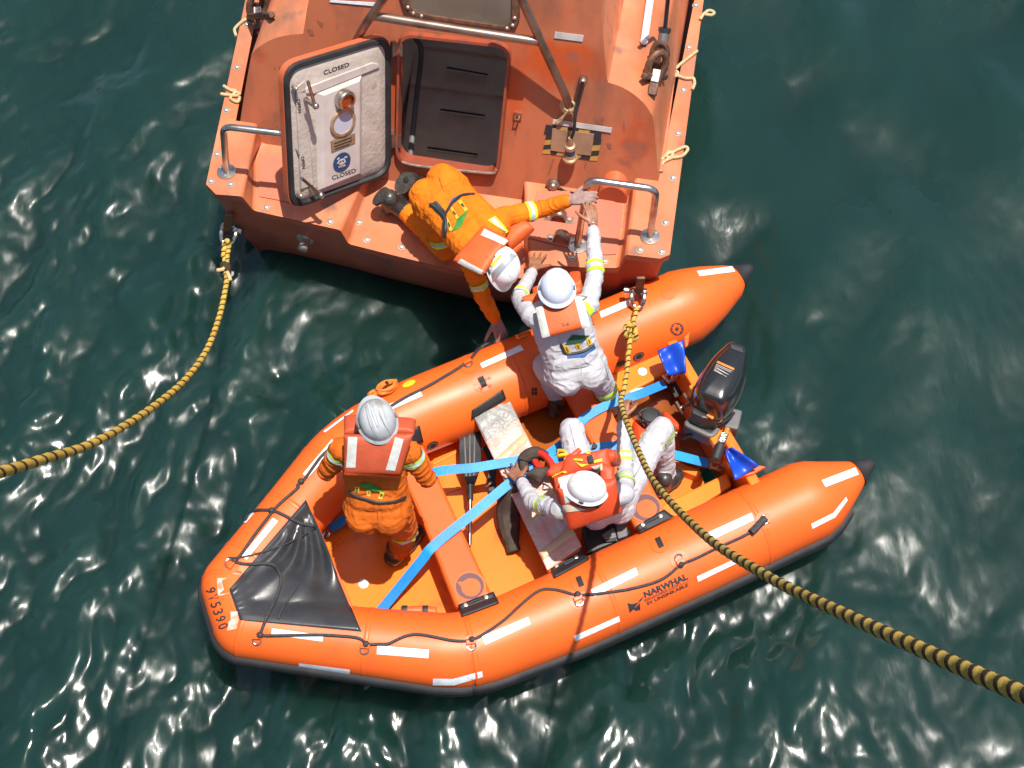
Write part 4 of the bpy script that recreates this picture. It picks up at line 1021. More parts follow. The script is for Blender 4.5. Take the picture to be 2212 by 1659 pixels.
# black bow cover, a sheet stretched over the bow
bm = NB(); NU = 34; NV = 34
cz = dict(a=(661, 1079, .62), b=(781, 1364, .62), c=(518, 1339, .728), d=(495, 1273, .735))
P4 = [at(*cz[k]) for k in 'abcd']; g = []
for i in range(NU + 1):
    row = []
    for j in range(NV + 1):
        s, t = i / NU, j / NV                                       # s along a->b, t from the rear edge to the bow
        uv = (np.array(cz['a'][:2]) * (1 - s) + np.array(cz['b'][:2]) * s) * (1 - t) + (np.array(cz['d'][:2]) * (1 - s) + np.array(cz['c'][:2]) * s) * t
        h = hit([tb], uv[0], uv[1], .008); p = (P4[0] * (1 - s) + P4[1] * s) * (1 - t) + (P4[3] * (1 - s) + P4[2] * s) * t
        w = onp(uv[0], uv[1], p, UP)
        k = math.sin(math.pi * s) * (1 - .75 * t)
        sheet = w.z + .02 * k
        z = sheet
        # creases fanning out from the far corner, puckers along the bow edge
        an = math.atan2(t * 1.1, s + .02); rr2 = math.hypot(s, t)
        z += .028 * math.sin(an * 15 + 2.2 * math.sin(rr2 * 5)) * math.exp(-((rr2 - .32) / .27) ** 2)
        z += .010 * math.sin(an * 31 + 1) * math.exp(-((rr2 - .2) / .2) ** 2)
        z += .012 * math.sin(s * 44 + .8 * math.sin(s * 9)) * math.exp(-((1 - t) / .12) ** 2) * min(1, (1 - t) * 14)
        z += .010 * math.sin(6 * s + 9 * t) * k + .006 * math.sin(17 * s - 8 * t) * k
        if h is not None and h.z > z: z = h.z
        row.append(bm.verts.new(onp(uv[0], uv[1], Vector((0, 0, z)), UP)))
    g.append(row)
for i in range(NU):
    for j in range(NV): bm.faces.new([g[i][j], g[i + 1][j], g[i + 1][j + 1], g[i][j + 1]])
BC = obj('bow_cover', bm, 'pvc', RB, recalc=False, sharp=0); flip_to_cam(BC); bcb = bvh_of(BC)
md = BC.modifiers.new('thick', 'SOLIDIFY'); md.thickness = .006
ed = [g[i][0].co.copy() if False else None for i in range(0)]
bm = NB(); tube(bm, [at(661, 1079, .62), at(720, 1218, .64), at(781, 1364, .62)], .008, 6); obj('cover_hem', bm, 'ribseam', BC)

# reflective tapes
TP = [[vI(765, 238), vI(805, 265), vI(557, 567), vI(523, 537)], [vI(758, 1100), vI(1160, 1155), vI(1152, 1202), vI(754, 1147)], [vI(1580, 1233), vJ(214, 1288), vJ(209, 1350), vI(1575, 1300)],
      [vJ(605, 1190), vJ(945, 1048), vJ(962, 1100), vJ(628, 1252)], [vJ(1405, 848), vJ(1738, 684), vJ(1755, 736), vJ(1436, 896)], [vL(722, 405), vL(1118, 225), vL(1141, 287), vL(780, 458)],
      [vG(1630, 1290), vG(1910, 1185), vG(1937, 1240), vG(1662, 1346)], [vI(970, 1368), vI(1366, 1418), vI(1363, 1472), vI(963, 1420)],
      [vJ(243, 1498), vJ(390, 1500), vJ(400, 1547), vJ(242, 1548)], [vJ(390, 1500), vJ(604, 1444), vJ(611, 1486), vJ(400, 1547)], [vJ(1281, 1185), vJ(1613, 1038), vJ(1621, 1076), vJ(1293, 1223)],
      [vL(634, 786), vL(1022, 606), vL(1026, 648), vL(645, 832)], [vL(1645, 320), vL(1840, 222), vL(1856, 262), vL(1655, 364)], [vL(1840, 222), vL(1950, 82), vL(1966, 112), vL(1856, 262)],
      [vE(1584, 876), vE(1868, 838), vE(1890, 880), vE(1606, 917)], [vE(800, 1205), vE(1040, 1100), vE(1050, 1152), vE(815, 1252)], [vF(48, 368), vF(430, 193), vF(462, 240), vF(70, 412)],
      [vH(722, 252), vH(1000, 138), vH(1018, 174), vH(760, 288)], [vH(265, 538), vH(322, 562), vH(68, 852), vH(24, 824)], [vI(600, 192), vI(622, 204), vI(556, 280), vI(534, 274)], [vH(196, 470), vH(440, 290), vH(446, 304), vH(212, 480)], [vI(690, 60), vI(790, -60), vI(800, -48), vI(700, 66)]]
for q in TP: decal('reflective_tape', [tb], q, 'tape', RB, .004, 14, 4)
# D-rings on round patches, black slots, valves
def dring(c, r=20, ang=0.0):
    o = disc_decal('ring_patch', [tb], c, r, 'ribseam', RB, .0035, 24); h = hit([tb], c[0], c[1], .012)
    if h is None: return None
    hx, hy = hit([tb], c[0] + 3 * math.cos(ang), c[1] + 3 * math.sin(ang), .012), hit([tb], c[0] - 3 * math.sin(ang), c[1] + 3 * math.cos(ang), .012)
    if hx is None or hy is None: return h
    X, Y = (hx - h).normalized(), (hy - h).normalized(); b = NB()
    pts = [h - X * .025 - Y * .010, h + X * .025 - Y * .010] + [h + X * .025 * math.cos(t) + Y * (.010 + .022 * math.sin(t)) for t in np.linspace(0, math.pi, 8)]
    tube(b, pts, .0055, 7, closed=True); obj('d_ring', b, 'steel', o)
    b = NB(); nn = X.cross(Y).normalized(); nn = nn if nn.dot(CAM - h) > 0 else -nn; box(b, h - Y * .014 + nn * .004, X * .028, Y * .012, nn * .006); obj('ring_tab', b, 'ribseam', o, smooth=False, bevel=.003)
    return h
for c, a in ((vI(432, 602), 2.2), (vI(642, 1180), 0), (vI(1482, 1255), .1), (vJ(526, 1250), -.1), (vJ(1316, 926), -.4), (vL(480, 640), 2.7), (vL(1238, 285), 1.2), ((1012, 787), -.4)): dring(c, 20, a)
disc_decal('round_patch', [tb], vE(1360, 1040), 17, 'ribseam', RB, .003); disc_decal('round_patch', [tb], vE(1065, 1300), 16, 'ribseam', RB, .003)
for c, ang in ((vH(1514, 58), 1.15), (vJ(1327, 790), 1.2), (vJ(1914, 503), 1.15), (vF(68, 543), 1.1), (vL(302, 492), 1.15)):
    if c == vL(302, 492): continue
    o = disc_decal('slot_patch', [tb], c, 21, 'ribseam', RB, .0045, 24)
    a, b = np.array([math.cos(ang), math.sin(ang)]) * 11, np.array([-math.sin(ang), math.cos(ang)]) * 6
    c_ = np.array(c); decal('slot', [tb], [c_ - a - b, c_ + a - b, c_ + a + b, c_ - a + b], 'dark', o, .011, 4, 3)
for dx, dy in ((-1, -1), (1, -1), (-1, 1), (1, 1)):
    c_ = np.array(vF(562 + dx * 14, 628 + dy * 18)); decal('corner_mark', [tb], [c_ + (-2.6, -3), c_ + (2.6, -4), c_ + (2.6, 3), c_ + (-2.6, 4)], 'ink', RB, .004, 2, 2)
for c, rx, ry, ro in ((vH(1098, 580), 13, 7, -.5), (vF(1548, 293), 13, 7, -.5), (vF(1382, 366), 11, 5, -.4), (vG(600, 1463), 8, 3.5, -.4)):
    o = disc_decal('valve', [tb], c, rx, 'rubber', RB, .006, 22, ry, .02, ro); disc_decal('valve_ring', [tb], c, rx * .8, 'greyplastic', o, .010, 22, ry * .8, .7, ro); disc_decal('valve_cap', [tb], c, rx * .4, 'dark', o, .011, 14, ry * .4, .02, ro)
bm = NB(); P_ = [hit([tb], *vG(1110, 1225), .006)]
decal('maker_patch', [tb], [vG(980, 1300), vG(1090, 1200), vG(1290, 1170), vG(1180, 1260)], 'ribseam', RB, .003)
# registration, maker's name and round badge
def tubetext(s, q, bold=.012, m='ink'):
    f = quadmap(q); return lettering('lettering', s, lambda a, b: hit([tb], *f(a, b), .0035), m, RB, bold)
tubetext('NARWHAL', [vL(174, 978), vL(562, 808), vL(538, 756), vL(158, 926)], .045)
tubetext('INFLATABLE CRAFT', [vL(172, 1003), vL(500, 850), vL(493, 836), vL(165, 989)], .005)
tubetext('SV UNSINKABLE', [vL(196, 1042), vL(560, 870), vL(552, 842), vL(186, 1014)], .025)
decal('name_rule', [tb], [vL(172, 1006), vL(560, 826), vL(561, 830), vL(173, 1010)], 'ink', RB, .0034, 12, 1)
for q in ([vL(20, 1020), vL(60, 1030), vL(85, 1065), vL(40, 1108)], [vL(60, 1030), vL(130, 1010), vL(100, 1040), vL(75, 1075)], [vL(75, 1075), vL(130, 1020), vL(135, 1080), vL(95, 1090)], [vL(120, 1000), vL(165, 955), vL(150, 990), vL(128, 1015)]): decal('maker_mark', [tb], q, 'ink', RB, .0034, 4, 4)
f6 = [vI(236, 790), vI(352, 1125), vI(426, 1098), vI(312, 766)]
for i, ch in enumerate('9V5390'):
    s0, s1 = i / 6 + .02, (i + 1) / 6 - .035; qf = quadmap(f6)
    # stencilled letters read down the bow
    f = lambda a, b, s0=s0, s1=s1: qf(s0 + (s1 - s0) * a, b)
    lettering('lettering', ch, lambda a, b: hit([tb], *f(a, b), .0035), 'ink', RB, .008)
for q in ([vI(330, 708), vI(410, 710), vI(365, 735), vI(335, 740)], [vI(332, 730), vI(372, 735), vI(385, 800), vI(340, 845)], [vI(345, 838), vI(425, 822), vI(420, 835), vI(350, 848)], [vI(436, 972), vI(490, 970), vI(500, 1020), vI(440, 1050)], [vI(425, 1045), vI(500, 1010), vI(485, 1100), vI(412, 1118)]): decal('torn_tape', [tb, bcb], q, M['torn'] if 'torn' in M else M.setdefault('torn', mat('torn_white_tape', (.72, .45, .38), .3, (.66, .2, .1), 22, (.4, .6), bump=.4)), RB, .006, 5, 4)
c6 = vE(1422, 1338)
disc_decal('badge_ring', [tb], c6, 14.5, 'plum', RB, .0035, 26, 13.5, .84); disc_decal('badge_centre', [tb], c6, 4.4, 'plum', RB, .0035, 16, 4.4, .45)
for k in range(10):
    if k in (2, 7): continue
    a = 2 * math.pi * k / 10; c_ = np.array(c6) + 10.4 * np.array([math.cos(a), math.sin(a)]); t_ = np.array([-math.sin(a), math.cos(a)]) * 2.3; n_ = np.array([math.cos(a), math.sin(a)]) * 1.3
    decal('badge_mark', [tb], [c_ - t_ - n_, c_ + t_ - n_, c_ + t_ + n_, c_ - t_ + n_], 'plum', RB, .0035, 2, 1)
tubetext('6', [(c6[0] - 2, c6[1] + 2.6), (c6[0] + 2, c6[1] + 2.0), (c6[0] + 2, c6[1] - 2.6), (c6[0] - 2, c6[1] - 2.0)], .02, 'plum')

# grab lines
def gline(pts, r=.011, surf=(tb, bcb), name='grab_line', m='line', off=None, n=6):
    uv = bez([(p[0], p[1], 0) for p in pts], n); out = []; z = .6
    for q in uv:
        h = hit(list(surf), q.x, q.y, (off or r))
        if h is None: h = at(q.x, q.y, z)
        z = h.z; out.append(h)
    for _ in range(2):
        out = [out[0]] + [(out[i - 1] + out[i] * 2 + out[i + 1]) / 4 for i in range(1, len(out) - 1)] + [out[-1]]
    bm = NB(); tube(bm, out, r, 8); return obj(name, bm, m, RB)
gline([vI(664, 1150), vI(760, 1155), vI(1080, 1150), vI(1300, 1160), vI(1430, 1175), vI(1488, 1212), vI(1500, 1225), vI(1580, 1222), vI(1660, 1222), vJ(-20, 1215), vJ(60, 1185), vJ(140, 1180), vJ(260, 1198), vJ(400, 1225), vJ(530, 1220), vJ(640, 1160), vJ(760, 1080), vJ(860, 990), vJ(960, 905), vJ(1040, 855), vJ(1120, 848), vJ(1200, 862), vJ(1305, 888), vJ(1450, 878), vJ(1700, 840), vL(0, 905), vL(150, 872), vL(300, 820), vL(400, 760), vL(490, 684), vL(640, 620), vL(800, 540), vL(1000, 452), vL(1110, 395)], .009)
gline([vL(1105, 398), vL(1150, 355), vL(1205, 305), vL(1228, 275)], .024, name='line_splice')
gline([vI(470, 580), vI(520, 525), vI(620, 380), vI(720, 250), vI(800, 150), vI(960, 10), vH(-20, 920), vH(40, 870), vH(130, 745), vH(200, 660), vH(360, 530), vH(560, 400), vH(740, 275), vH(880, 190), vH(1000, 130), vH(1150, 50), vF(-80, 370), vF(0, 285), vF(60, 215), vF(90, 190), vF(200, 120)], .010)
gline([vI(455, 580), vI(520, 598), vI(620, 600), vI(730, 598), vI(790, 630), vI(822, 690), vI(818, 780), vI(780, 890), vI(720, 1010), vI(680, 1110), vI(664, 1150)], .0095)
gline([vI(560, 260), vI(585, 215), vI(620, 190), vI(690, 183), vI(780, 190), vI(880, 235), vI(980, 285), vI(1060, 302), vI(1085, 318)], .010)
gline([vI(420, 553), vI(480, 552), vI(560, 540), vI(700, 500), vI(880, 435), vI(1000, 375), vI(1075, 325), vI(1105, 295), vI(1100, 320)], .006)
gline([vI(965, 750), vI(940, 800), vI(880, 880), vI(830, 970), vI(805, 1030)], .006)
for c in (vI(470, 578), vI(666, 1148), vI(1492, 1222), vJ(530, 1218), vJ(1308, 886), vL(488, 682), vI(760, 188), (651, 1042)):
    h = hit([tb, bcb], *c, .012)
    if h is not None: bm = NB(); ball(bm, h, .022, 7); obj('line_knot', bm, 'line', RB)
# rolled grab handle inside the near tube
def roll(pts, r, m, name, parent, z):
    bm = NB(); P_ = bez([at(*p, z) for p in pts], 4); tube(bm, P_, r, 12); return obj(name, bm, m, parent)
gh = roll([(866, 1322), (905, 1319), (942, 1322)], .030, 'rib', 'carry_handle', RB, .47)
for u in (874, 919): bm = NB(); lathe(bm, at(u, 1320, .47), at(942, 1322, .47) - at(866, 1322, .47), [(.034, -.018), (.035, -.016), (.035, .016), (.034, .018)], 14); obj('handle_band', bm, 'rubber', gh)
# orange line bagged on the far tube and a loose end at the stern
def hank(c, rx, ry, turns, rot, name, label=None):
    bm = NB(); pts = []
    for k in range(turns * 14):
        t = 2 * math.pi * k / 14; x, y = rx * (1 + .12 * math.sin(3.1 * t)) * math.cos(t) + k * .02, ry * (1 + .2 * math.cos(1.7 * t)) * math.sin(t)
        u, v = c[0] + x * math.cos(rot) - y * math.sin(rot), c[1] + x * math.sin(rot) + y * math.cos(rot)
        h = hit([tb], u, v, .014); pts.append((h if h is not None else at(u, v, .45)) + UP * .010 * (k // 14))
    tube(bm, bez(pts, 3), .011, 6); return obj(name, bm, 'orangeline', RB)
hk_ = hank((835, 843), 22, 10, 5, -.45, 'rope_hank'); hank((806, 855), 10, 6, 3, -.5, 'rope_hank'); hank(vE(1225, 868), 9, 6, 3, -.5, 'rope_hank')
decal('hank_strap', [tb], [vH(715, 105), vH(735, 92), vH(765, 135), vH(745, 150)], 'rubber', hk_, .06, 4, 2)
disc_decal('yellow_patch', [tb], vH(905, 75), 15, 'yellow', RB, .004, 18, 6, .02, -.4)
gline([vF(410, 150), vF(440, 130), vF(490, 110)], .009, name='retaining_line', m='orangeline')
# blue vinyl covers hanging over the transom ends
def bluecover(q, zs, label):
    bm = NB(); g = []; f = quadmap(q)
    for i in range(13):
        row = []
        for j in range(13):
            s, t = i / 12, j / 12; p = f(s, t); z = (zs[0] * (1 - s) + zs[1] * s) * (1 - t) + (zs[3] * (1 - s) + zs[2] * s) * t
            z += .022 * math.sin(5.2 * s + 1.5 + 2 * t) + .012 * math.sin(9 * t * (1 - s * .4))
            row.append(bm.verts.new(at(p[0], p[1], z)))
        g.append(row)
    for i in range(12):
        for j in range(12): bm.faces.new([g[i][j], g[i + 1][j], g[i + 1][j + 1], g[i][j + 1]])
    o = obj('transom_cover', bm, 'bluecloth', RB, recalc=False, sharp=0, label=label); flip_to_cam(o); md = o.modifiers.new('thick', 'SOLIDIFY'); md.thickness = .012
bluecover([vG(358, 418), vG(500, 400), vG(488, 122), vG(272, 208)], [.585, .60, .66, .62], 'royal blue cover hanging at the far transom end')
bluecover([vG(915, 1290), vG(1108, 1172), vG(905, 1018), vG(832, 1030)], [.60, .66, .66, .62], 'royal blue cover hanging at the near transom end')
bm = NB(); prism(bm, [at(*vG(*p), .56) for p in ((486, 118), (535, 66), (520, 185), (497, 200))], (0, 0, .03)); obj('transom_knee', bm, 'ribseam', RB, smooth=False, bevel=.006)
bm = NB(); prism(bm, [at(*vG(*p), .56) for p in ((920, 1285), (1100, 1180), (1165, 1190), (1060, 1250))], (0, 0, .03)); obj('transom_knee', bm, 'ribseam', RB, smooth=False, bevel=.006)
# ================================================================== people
class Fig:
    """limbs as tapered capsules, fused into one skin by a voxel remesh"""
    def __init__(s): s.caps = []
    def cap(s, a, b, ra, rb, kind='cloth', fold=0.0): s.caps.append((Vector(a), Vector(b), ra, rb, kind, fold))
    def ball(s, a, r, kind='cloth', fold=0.0): s.cap(a, Vector(a) + Vector((0, 0, .001)), r, r, kind, fold)
def cap_mesh(bm, a, b, ra, rb, n=14):
    d = b - a; L = d.length; d = d.normalized() if L > 1e-6 else Vector((0, 0, 1)); x, y = basis(d); rings = []
    prof = [(ra * math.sin(t), -ra * math.cos(t)) for t in np.linspace(.12, math.pi / 2, 5)] + [(rb * math.cos(t), L + rb * math.sin(t)) for t in np.linspace(0, math.pi / 2 - .12, 5)]
    for r, h in prof: rings.append([bm.verts.new(a + d * h + (x * math.cos(2 * math.pi * k / n) + y * math.sin(2 * math.pi * k / n)) * r) for k in range(n)])
    for i in range(len(rings) - 1):
        for k in range(n): bm.faces.new([rings[i][k], rings[i][(k + 1) % n], rings[i + 1][(k + 1) % n], rings[i + 1][k]])
    bm.faces.new(rings[0][::-1]); bm.faces.new(rings[-1])
def hand(F, W, d, back, thumb, curl=.35, spread=.16, kind='skin', s=1.0, tcurl=.3):
    """W wrist, d finger direction, back = back of the hand, thumb = side the thumb is on"""
    W = Vector(W); d = Vector(d).normalized(); back = Vector(back); back = (back - d * back.dot(d)).normalized()
    th = d.cross(back); th = th if th.dot(Vector(thumb)) > 0 else -th
    F.cap(W - d * .03, W + d * .02, .026 * s, .024 * s, kind)
    K = []
    for i, (off, ln) in enumerate(((.030, .094), (.010, .098), (-.011, .094), (-.030, .085))):
        k = W + d * ln * s + th * off * s; K.append(k)
        F.cap(W + d * .012 * s + th * off * .6 * s, k, .0155 * s, .0125 * s, kind)
    for i, (k, L) in enumerate(zip(K, ((.042, .025, .021), (.046, .028, .022), (.043, .026, .021), (.033, .020, .019)))):
        dd = (d + th * (1.5 - i) * spread).normalized(); p = k; c = 0
        for q, l in enumerate(L):
            c += curl * (1.0 if q else .7); v = dd * math.cos(c) - back * math.sin(c)
            e = p + v * l * s; F.cap(p, e, (.0098 - .0009 * q) * s, (.0092 - .0010 * q) * s, kind); p = e
    p = W + d * .028 * s + th * .026 * s; dd = (d * .62 + th * .75 - back * .15).normalized(); c = 0
    for q, l in enumerate((.042, .033, .026)):
        v = (dd * math.cos(c) + (d * .8 - back * .5).normalized() * math.sin(c)).normalized(); e = p + v * l * s
        F.cap(p, e, (.0145 - .002 * q) * s, (.0125 - .0016 * q) * s, kind); p = e; c += tcurl
def limb_axis(F): return F
def build_body(name, label, F, mats, seed, loc, voxel=.0058, wr=1.0):
    """mats: kind -> material key (order fixed); returns the person object and its BVH"""
    bm = NB()
    for a, b, ra, rb, k, f in F.caps: cap_mesh(bm, a, b, ra, rb)
    me = bpy.data.meshes.new(name); bm.to_mesh(me); bm.free()
    tmp = bpy.data.objects.new('tmp', me); COL.objects.link(tmp)
    rm = tmp.modifiers.new('remesh', 'REMESH'); rm.mode = 'VOXEL'; rm.voxel_size = voxel
    sm = tmp.modifiers.new('smooth', 'SMOOTH'); sm.factor = .5; sm.iterations = 3
    bpy.context.view_layer.update()
    out = bpy.data.meshes.new_from_object(tmp.evaluated_get(bpy.context.evaluated_depsgraph_get()))
    bpy.data.objects.remove(tmp); bpy.data.meshes.remove(me)
    out.materials.clear(); n = len(out.vertices); co = np.empty(n * 3); out.vertices.foreach_get('co', co); co = co.reshape(-1, 3)
    no = np.empty(n * 3); out.vertices.foreach_get('normal', no); no = no.reshape(-1, 3)
    best = np.full(n, 1e9); kid = np.zeros(n, int); fold = np.zeros(n); bd = np.zeros((n, 3)); bt = np.zeros(n); soft = np.zeros(n)
    kinds = list(mats)
    ns = len(F.caps); D = np.empty((ns, n)); T = np.empty((ns, n))
    for i, (a, b, ra, rb, k, f) in enumerate(F.caps):
        a_, b_ = np.array(a), np.array(b); d = b_ - a_; L2 = max(d @ d, 1e-9); t = np.clip((co - a_) @ d / L2, 0, 1)
        D[i] = np.linalg.norm(co - a_ - t[:, None] * d, axis=1) - (ra + (rb - ra) * t); T[i] = t
    bi = D.argmin(0)
    kk = np.array([kinds.index(c[4]) for c in F.caps]); kid = kk[bi]
    w = np.exp(-D / .025); w /= w.sum(0)
    fo = np.array([c[5] for c in F.caps]); fold = fo @ w
    dirs = np.array([np.array((c[1] - c[0]).normalized()) if (c[1] - c[0]).length > .01 else np.array([0, 0, 1.0]) for c in F.caps])
    bd = dirs[bi]
    # cloth folds: ridged noise, finer along the limb so that folds run round it
    q = co * 5.5 + bd * ((co * bd).sum(1) * 11.0)[:, None] + seed * 3.1
    q2 = co * 17 + bd * ((co * bd).sum(1) * 16.0)[:, None] + seed * 5.7
    warp = perlin(co * 9 + seed)[:, None] * .9
    r1 = np.maximum(0, 1 - np.abs(perlin(q + warp)) * 3.0) ** 1.5 * 2 - .7; r2 = np.maximum(0, 1 - np.abs(perlin(q2 * 1.15 + warp)) * 3.0) ** 1.4 * 2 - .7
    cl = np.isin(kid, [kinds.index(k) for k in kinds if k.startswith('cloth')])
    disp = np.where(cl, wr * (.0034 * r1 + .0011 * r2) * (.30 + fold), 0) - np.where(cl, .004, 0)
    co = co + no * disp[:, None]
    out.vertices.foreach_set('co', co.ravel())
    for k in kinds: out.materials.append(M[mats[k]])
    lt = np.empty(len(out.loops), int); out.loops.foreach_get('vertex_index', lt)
    ls = np.empty(len(out.polygons), int); out.polygons.foreach_get('loop_start', ls)
    out.polygons.foreach_set('material_index', kid[lt[ls]].astype(np.int32)); out.update()
    o = bpy.data.objects.new('person', out); COL.objects.link(o)
    off = Vector(loc); out.transform(Matrix.Translation(-off)); o.location = off; OFF[o.name] = off
    out.polygons.foreach_set('use_smooth', [True] * len(out.polygons))
    tag(o, label, 'person'); return o, bvh_of(o)
def band(name, bvh, a, b, t0, t1, m, parent, off=.003, maxr=.17, n=40):
    """strip sewn round a limb: rays from the bone outward find the cloth"""
    a, b = Vector(a), Vector(b); d = b - a; x, y = basis(d); bm = NB(); rows = []
    for t in np.linspace(t0, t1, 4):
        c = a + d * t; row = []
        for k in range(n):
            v = x * math.cos(2 * math.pi * k / n) + y * math.sin(2 * math.pi * k / n); h = bvh.ray_cast(c, v, maxr)
            row.append((h[3] if h[0] is not None else None, v, c))
        ok = [r[0] for r in row if r[0] is not None]
        if not ok: return None
        md_ = sorted(ok)[len(ok) // 2]; rows.append([bm.verts.new(c + v * ((r if r is not None and r < md_ * 1.7 else md_) + off)) for r, v, c in row])
    for p, q in zip(rows, rows[1:]):
        for k in range(n): bm.faces.new([p[k], p[(k + 1) % n], q[(k + 1) % n], q[k]])
    return obj(name, bm, m, parent, sharp=0)
def lime_band(bvh, a, b, t, w, parent, off=.003, maxr=.17):
    L = (Vector(b) - Vector(a)).length; h = w / L / 2
    o = band('fluorescent_band', bvh, a, b, t - h, t + h, 'lime', parent, off, maxr)
    if o: band('silver_stripe', bvh, a, b, t - h * .42, t + h * .42, 'silver', o, off + .002, maxr)
    return o
def torso(F, J, s=1.0, belly=0.0):
    """J: pel, chest, shL, shR ... world points"""
    pel, chest = J['pel'], J['chest']; u = (chest - pel).normalized(); r = (J['shR'] - J['shL']); r = (r - u * r.dot(u)).normalized(); f = u.cross(r)
    J['u'], J['r'], J['f'] = u, r, f
    sl, sr = J['shL'], J['shR']
    F.cap(sl + (sr - sl) * .18, sr + (sl - sr) * .18, .088 * s, .088 * s, 'cloth', .3)
    for k in (-1, 1):
        F.cap(chest + r * .075 * k + u * .02, pel + r * .07 * k + u * .08, .118 * s, .118 * s, 'cloth', .45)
        F.cap(pel + r * .07 * k + u * .1, pel + r * .085 * k, .12 * s, .125 * s, 'cloth', .55)
        F.cap(chest + r * .07 * k + u * .06, (sl if k < 0 else sr) , .1 * s, .075 * s, 'cloth', .3)
        F.ball(pel + r * .075 * k - f * .065 - u * .03, .112 * s, 'cloth', .6)
    F.cap(chest - f * .01, pel + f * .02, .115 * s, .12 * s, 'cloth', .5)
    F.cap(pel - r * .075 - f * .045, pel + r * .075 - f * .045, .118 * s, .118 * s, 'cloth', .5)
    F.cap(pel - r * .06 - f * .03 + u * .1, pel + r * .06 - f * .03 + u * .1, .115 * s, .115 * s, 'cloth', .6)
def arm(F, sh, el, wr_, s=1.0, sk='skin'):
    F.cap(sh, el, .070 * s, .057 * s, 'cloth', .9); F.cap(el, el + (wr_ - el) * .86, .058 * s, .047 * s, 'cloth', .9)
    F.cap(el + (wr_ - el) * .6, wr_, .03, .025, sk)
def leg(F, hip, kn, an, s=1.0):
    F.cap(hip, kn, .112 * s, .082 * s, 'cloth', .8); F.cap(kn, an, .082 * s, .066 * s, 'cloth', .95)
def head(F, c, up, fwd):
    up = Vector(up).normalized(); fwd = Vector(fwd); fwd = (fwd - up * fwd.dot(up)).normalized(); sd_ = up.cross(fwd)
    F.cap(c + up * .02 - fwd * .018, c + up * .03 + fwd * .03, .076, .069, 'skin'); F.cap(c - up * .02 + fwd * .035, c - up * .07 + fwd * .052, .055, .033, 'skin')
    F.cap(c + fwd * .08 - up * .0, c + fwd * .10 - up * .035, .010, .015, 'skin')
    F.cap(c + fwd * .074 - up * .062 + sd_ * .014, c + fwd * .074 - up * .062 - sd_ * .014, .014, .014, 'skin')
    for k in (-1, 1): F.cap(c + sd_ * .072 * k - up * .0 - fwd * .008, c + sd_ * .075 * k - up * .035 - fwd * .002, .019, .013, 'skin')
    return up, fwd, sd_
def face_parts(P, c, up, fwd, sd_):
    for k in (-1, 1):
        b = NB(); e = c + fwd * .076 + sd_ * .028 * k + up * .004; ball(b, e, .0125, 8); ey = obj('eye', b, 'eye', P); b = NB(); ball(b, e + fwd * .008, .0062, 6); obj('iris', b, 'ink', ey)
        b = NB(); boxz(b, c + fwd * .083 + sd_ * .015 * k + up * .024, c + fwd * .072 + sd_ * .045 * k + up * .026, .006, .008); obj('eyebrow', b, 'hair', P)
    b = NB(); boxz(b, c + fwd * .088 + sd_ * .021 - up * .062, c + fwd * .088 - sd_ * .021 - up * .062, .007, .009); obj('mouth', b, 'lip', P, bevel=.003)
    b = NB(); tube(b, [c - fwd * .03 - up * .03 + sd_ * .062, c - fwd * .08 - up * .04, c - fwd * .03 - up * .03 - sd_ * .062], .027, 8); obj('hair', b, 'hair', P)
def helmet(P, c, up, fwd, m, ridges, peak=.055, brim=.011, strap=True, w=.85):
    """hard hat: shell with moulded ridges, rolled brim and a peak to the front"""
    up = Vector(up).normalized(); fwd = Vector(fwd); fwd = (fwd - up * fwd.dot(up)).normalized(); sd_ = up.cross(fwd)
    bm = NB(); rows = []; NP, NT = 56, 22
    for i in range(NT + 1):
        a = (math.pi / 2) * i / NT; row = []
        for k in range(NP):
            p = 2 * math.pi * k / NP; x, y, z = math.sin(a) ** .92 * math.cos(p), math.sin(a) ** .92 * math.sin(p), math.cos(a) ** .9
            X, Y, Z = x * .116 * w, y * .142 * w, z * .128 * w
            d = 0
            for rc, rw, rh in ridges:
                tt = abs(X - rc) / rw; lim = 1 - min(1, max(0, (abs(y + .05) - .72) / .15))
                d += rh * max(0, min(1, (1 - tt) * 2.6)) * lim * min(1, max(0, (z - .12) / .3))
            v = c + sd_ * X + fwd * Y + up * (Z + d); row.append(bm.verts.new(v))
        rows.append(row)
    last = rows[-1]
    for off, dz in ((.004, -.004), (brim, -.014), (brim + .003, -.019), (brim - .004, -.021), (.0, -.012)):
        row = []
        for k in range(NP):
            p = 2 * math.pi * k / NP; cx_, sy = math.cos(p), math.sin(p)
            pk = peak * max(0, sy - .25) ** 1.0 / .75 if off > .004 and dz > -.0215 and off != 0 else 0
            row.append(bm.verts.new(c + sd_ * cx_ * (.116 * w + off) + fwd * sy * (.142 * w + off + pk) + up * (dz - pk * .22)))
        rows.append(row)
    for a, b in zip(rows, rows[1:]):
        for k in range(NP):
            try: bm.faces.new([a[k], a[(k + 1) % NP], b[(k + 1) % NP], b[k]])
            except ValueError: pass
    bmesh.ops.remove_doubles(bm, verts=bm.verts, dist=.0004)
    H = obj('hard_hat', bm, m, P, sharp=50)
    for s in (-1, 1):
        b = NB(); box(b, c + sd_ * s * (.118 * w + .004) + up * .002, sd_ * .004, fwd * .014, up * .01); obj('hat_slot', b, 'greyplastic', H, smooth=False, bevel=.002)
    if strap:
        b = NB(); tube(b, bez([c + sd_ * .1 - up * .01, c + sd_ * .085 + fwd * .03 - up * .09, c + fwd * .055 - up * .145, c - sd_ * .085 + fwd * .03 - up * .09, c - sd_ * .1 - up * .01], 5), .005, 6); obj('chin_strap', b, 'rubber', H)
    return H, bvh_of(H)
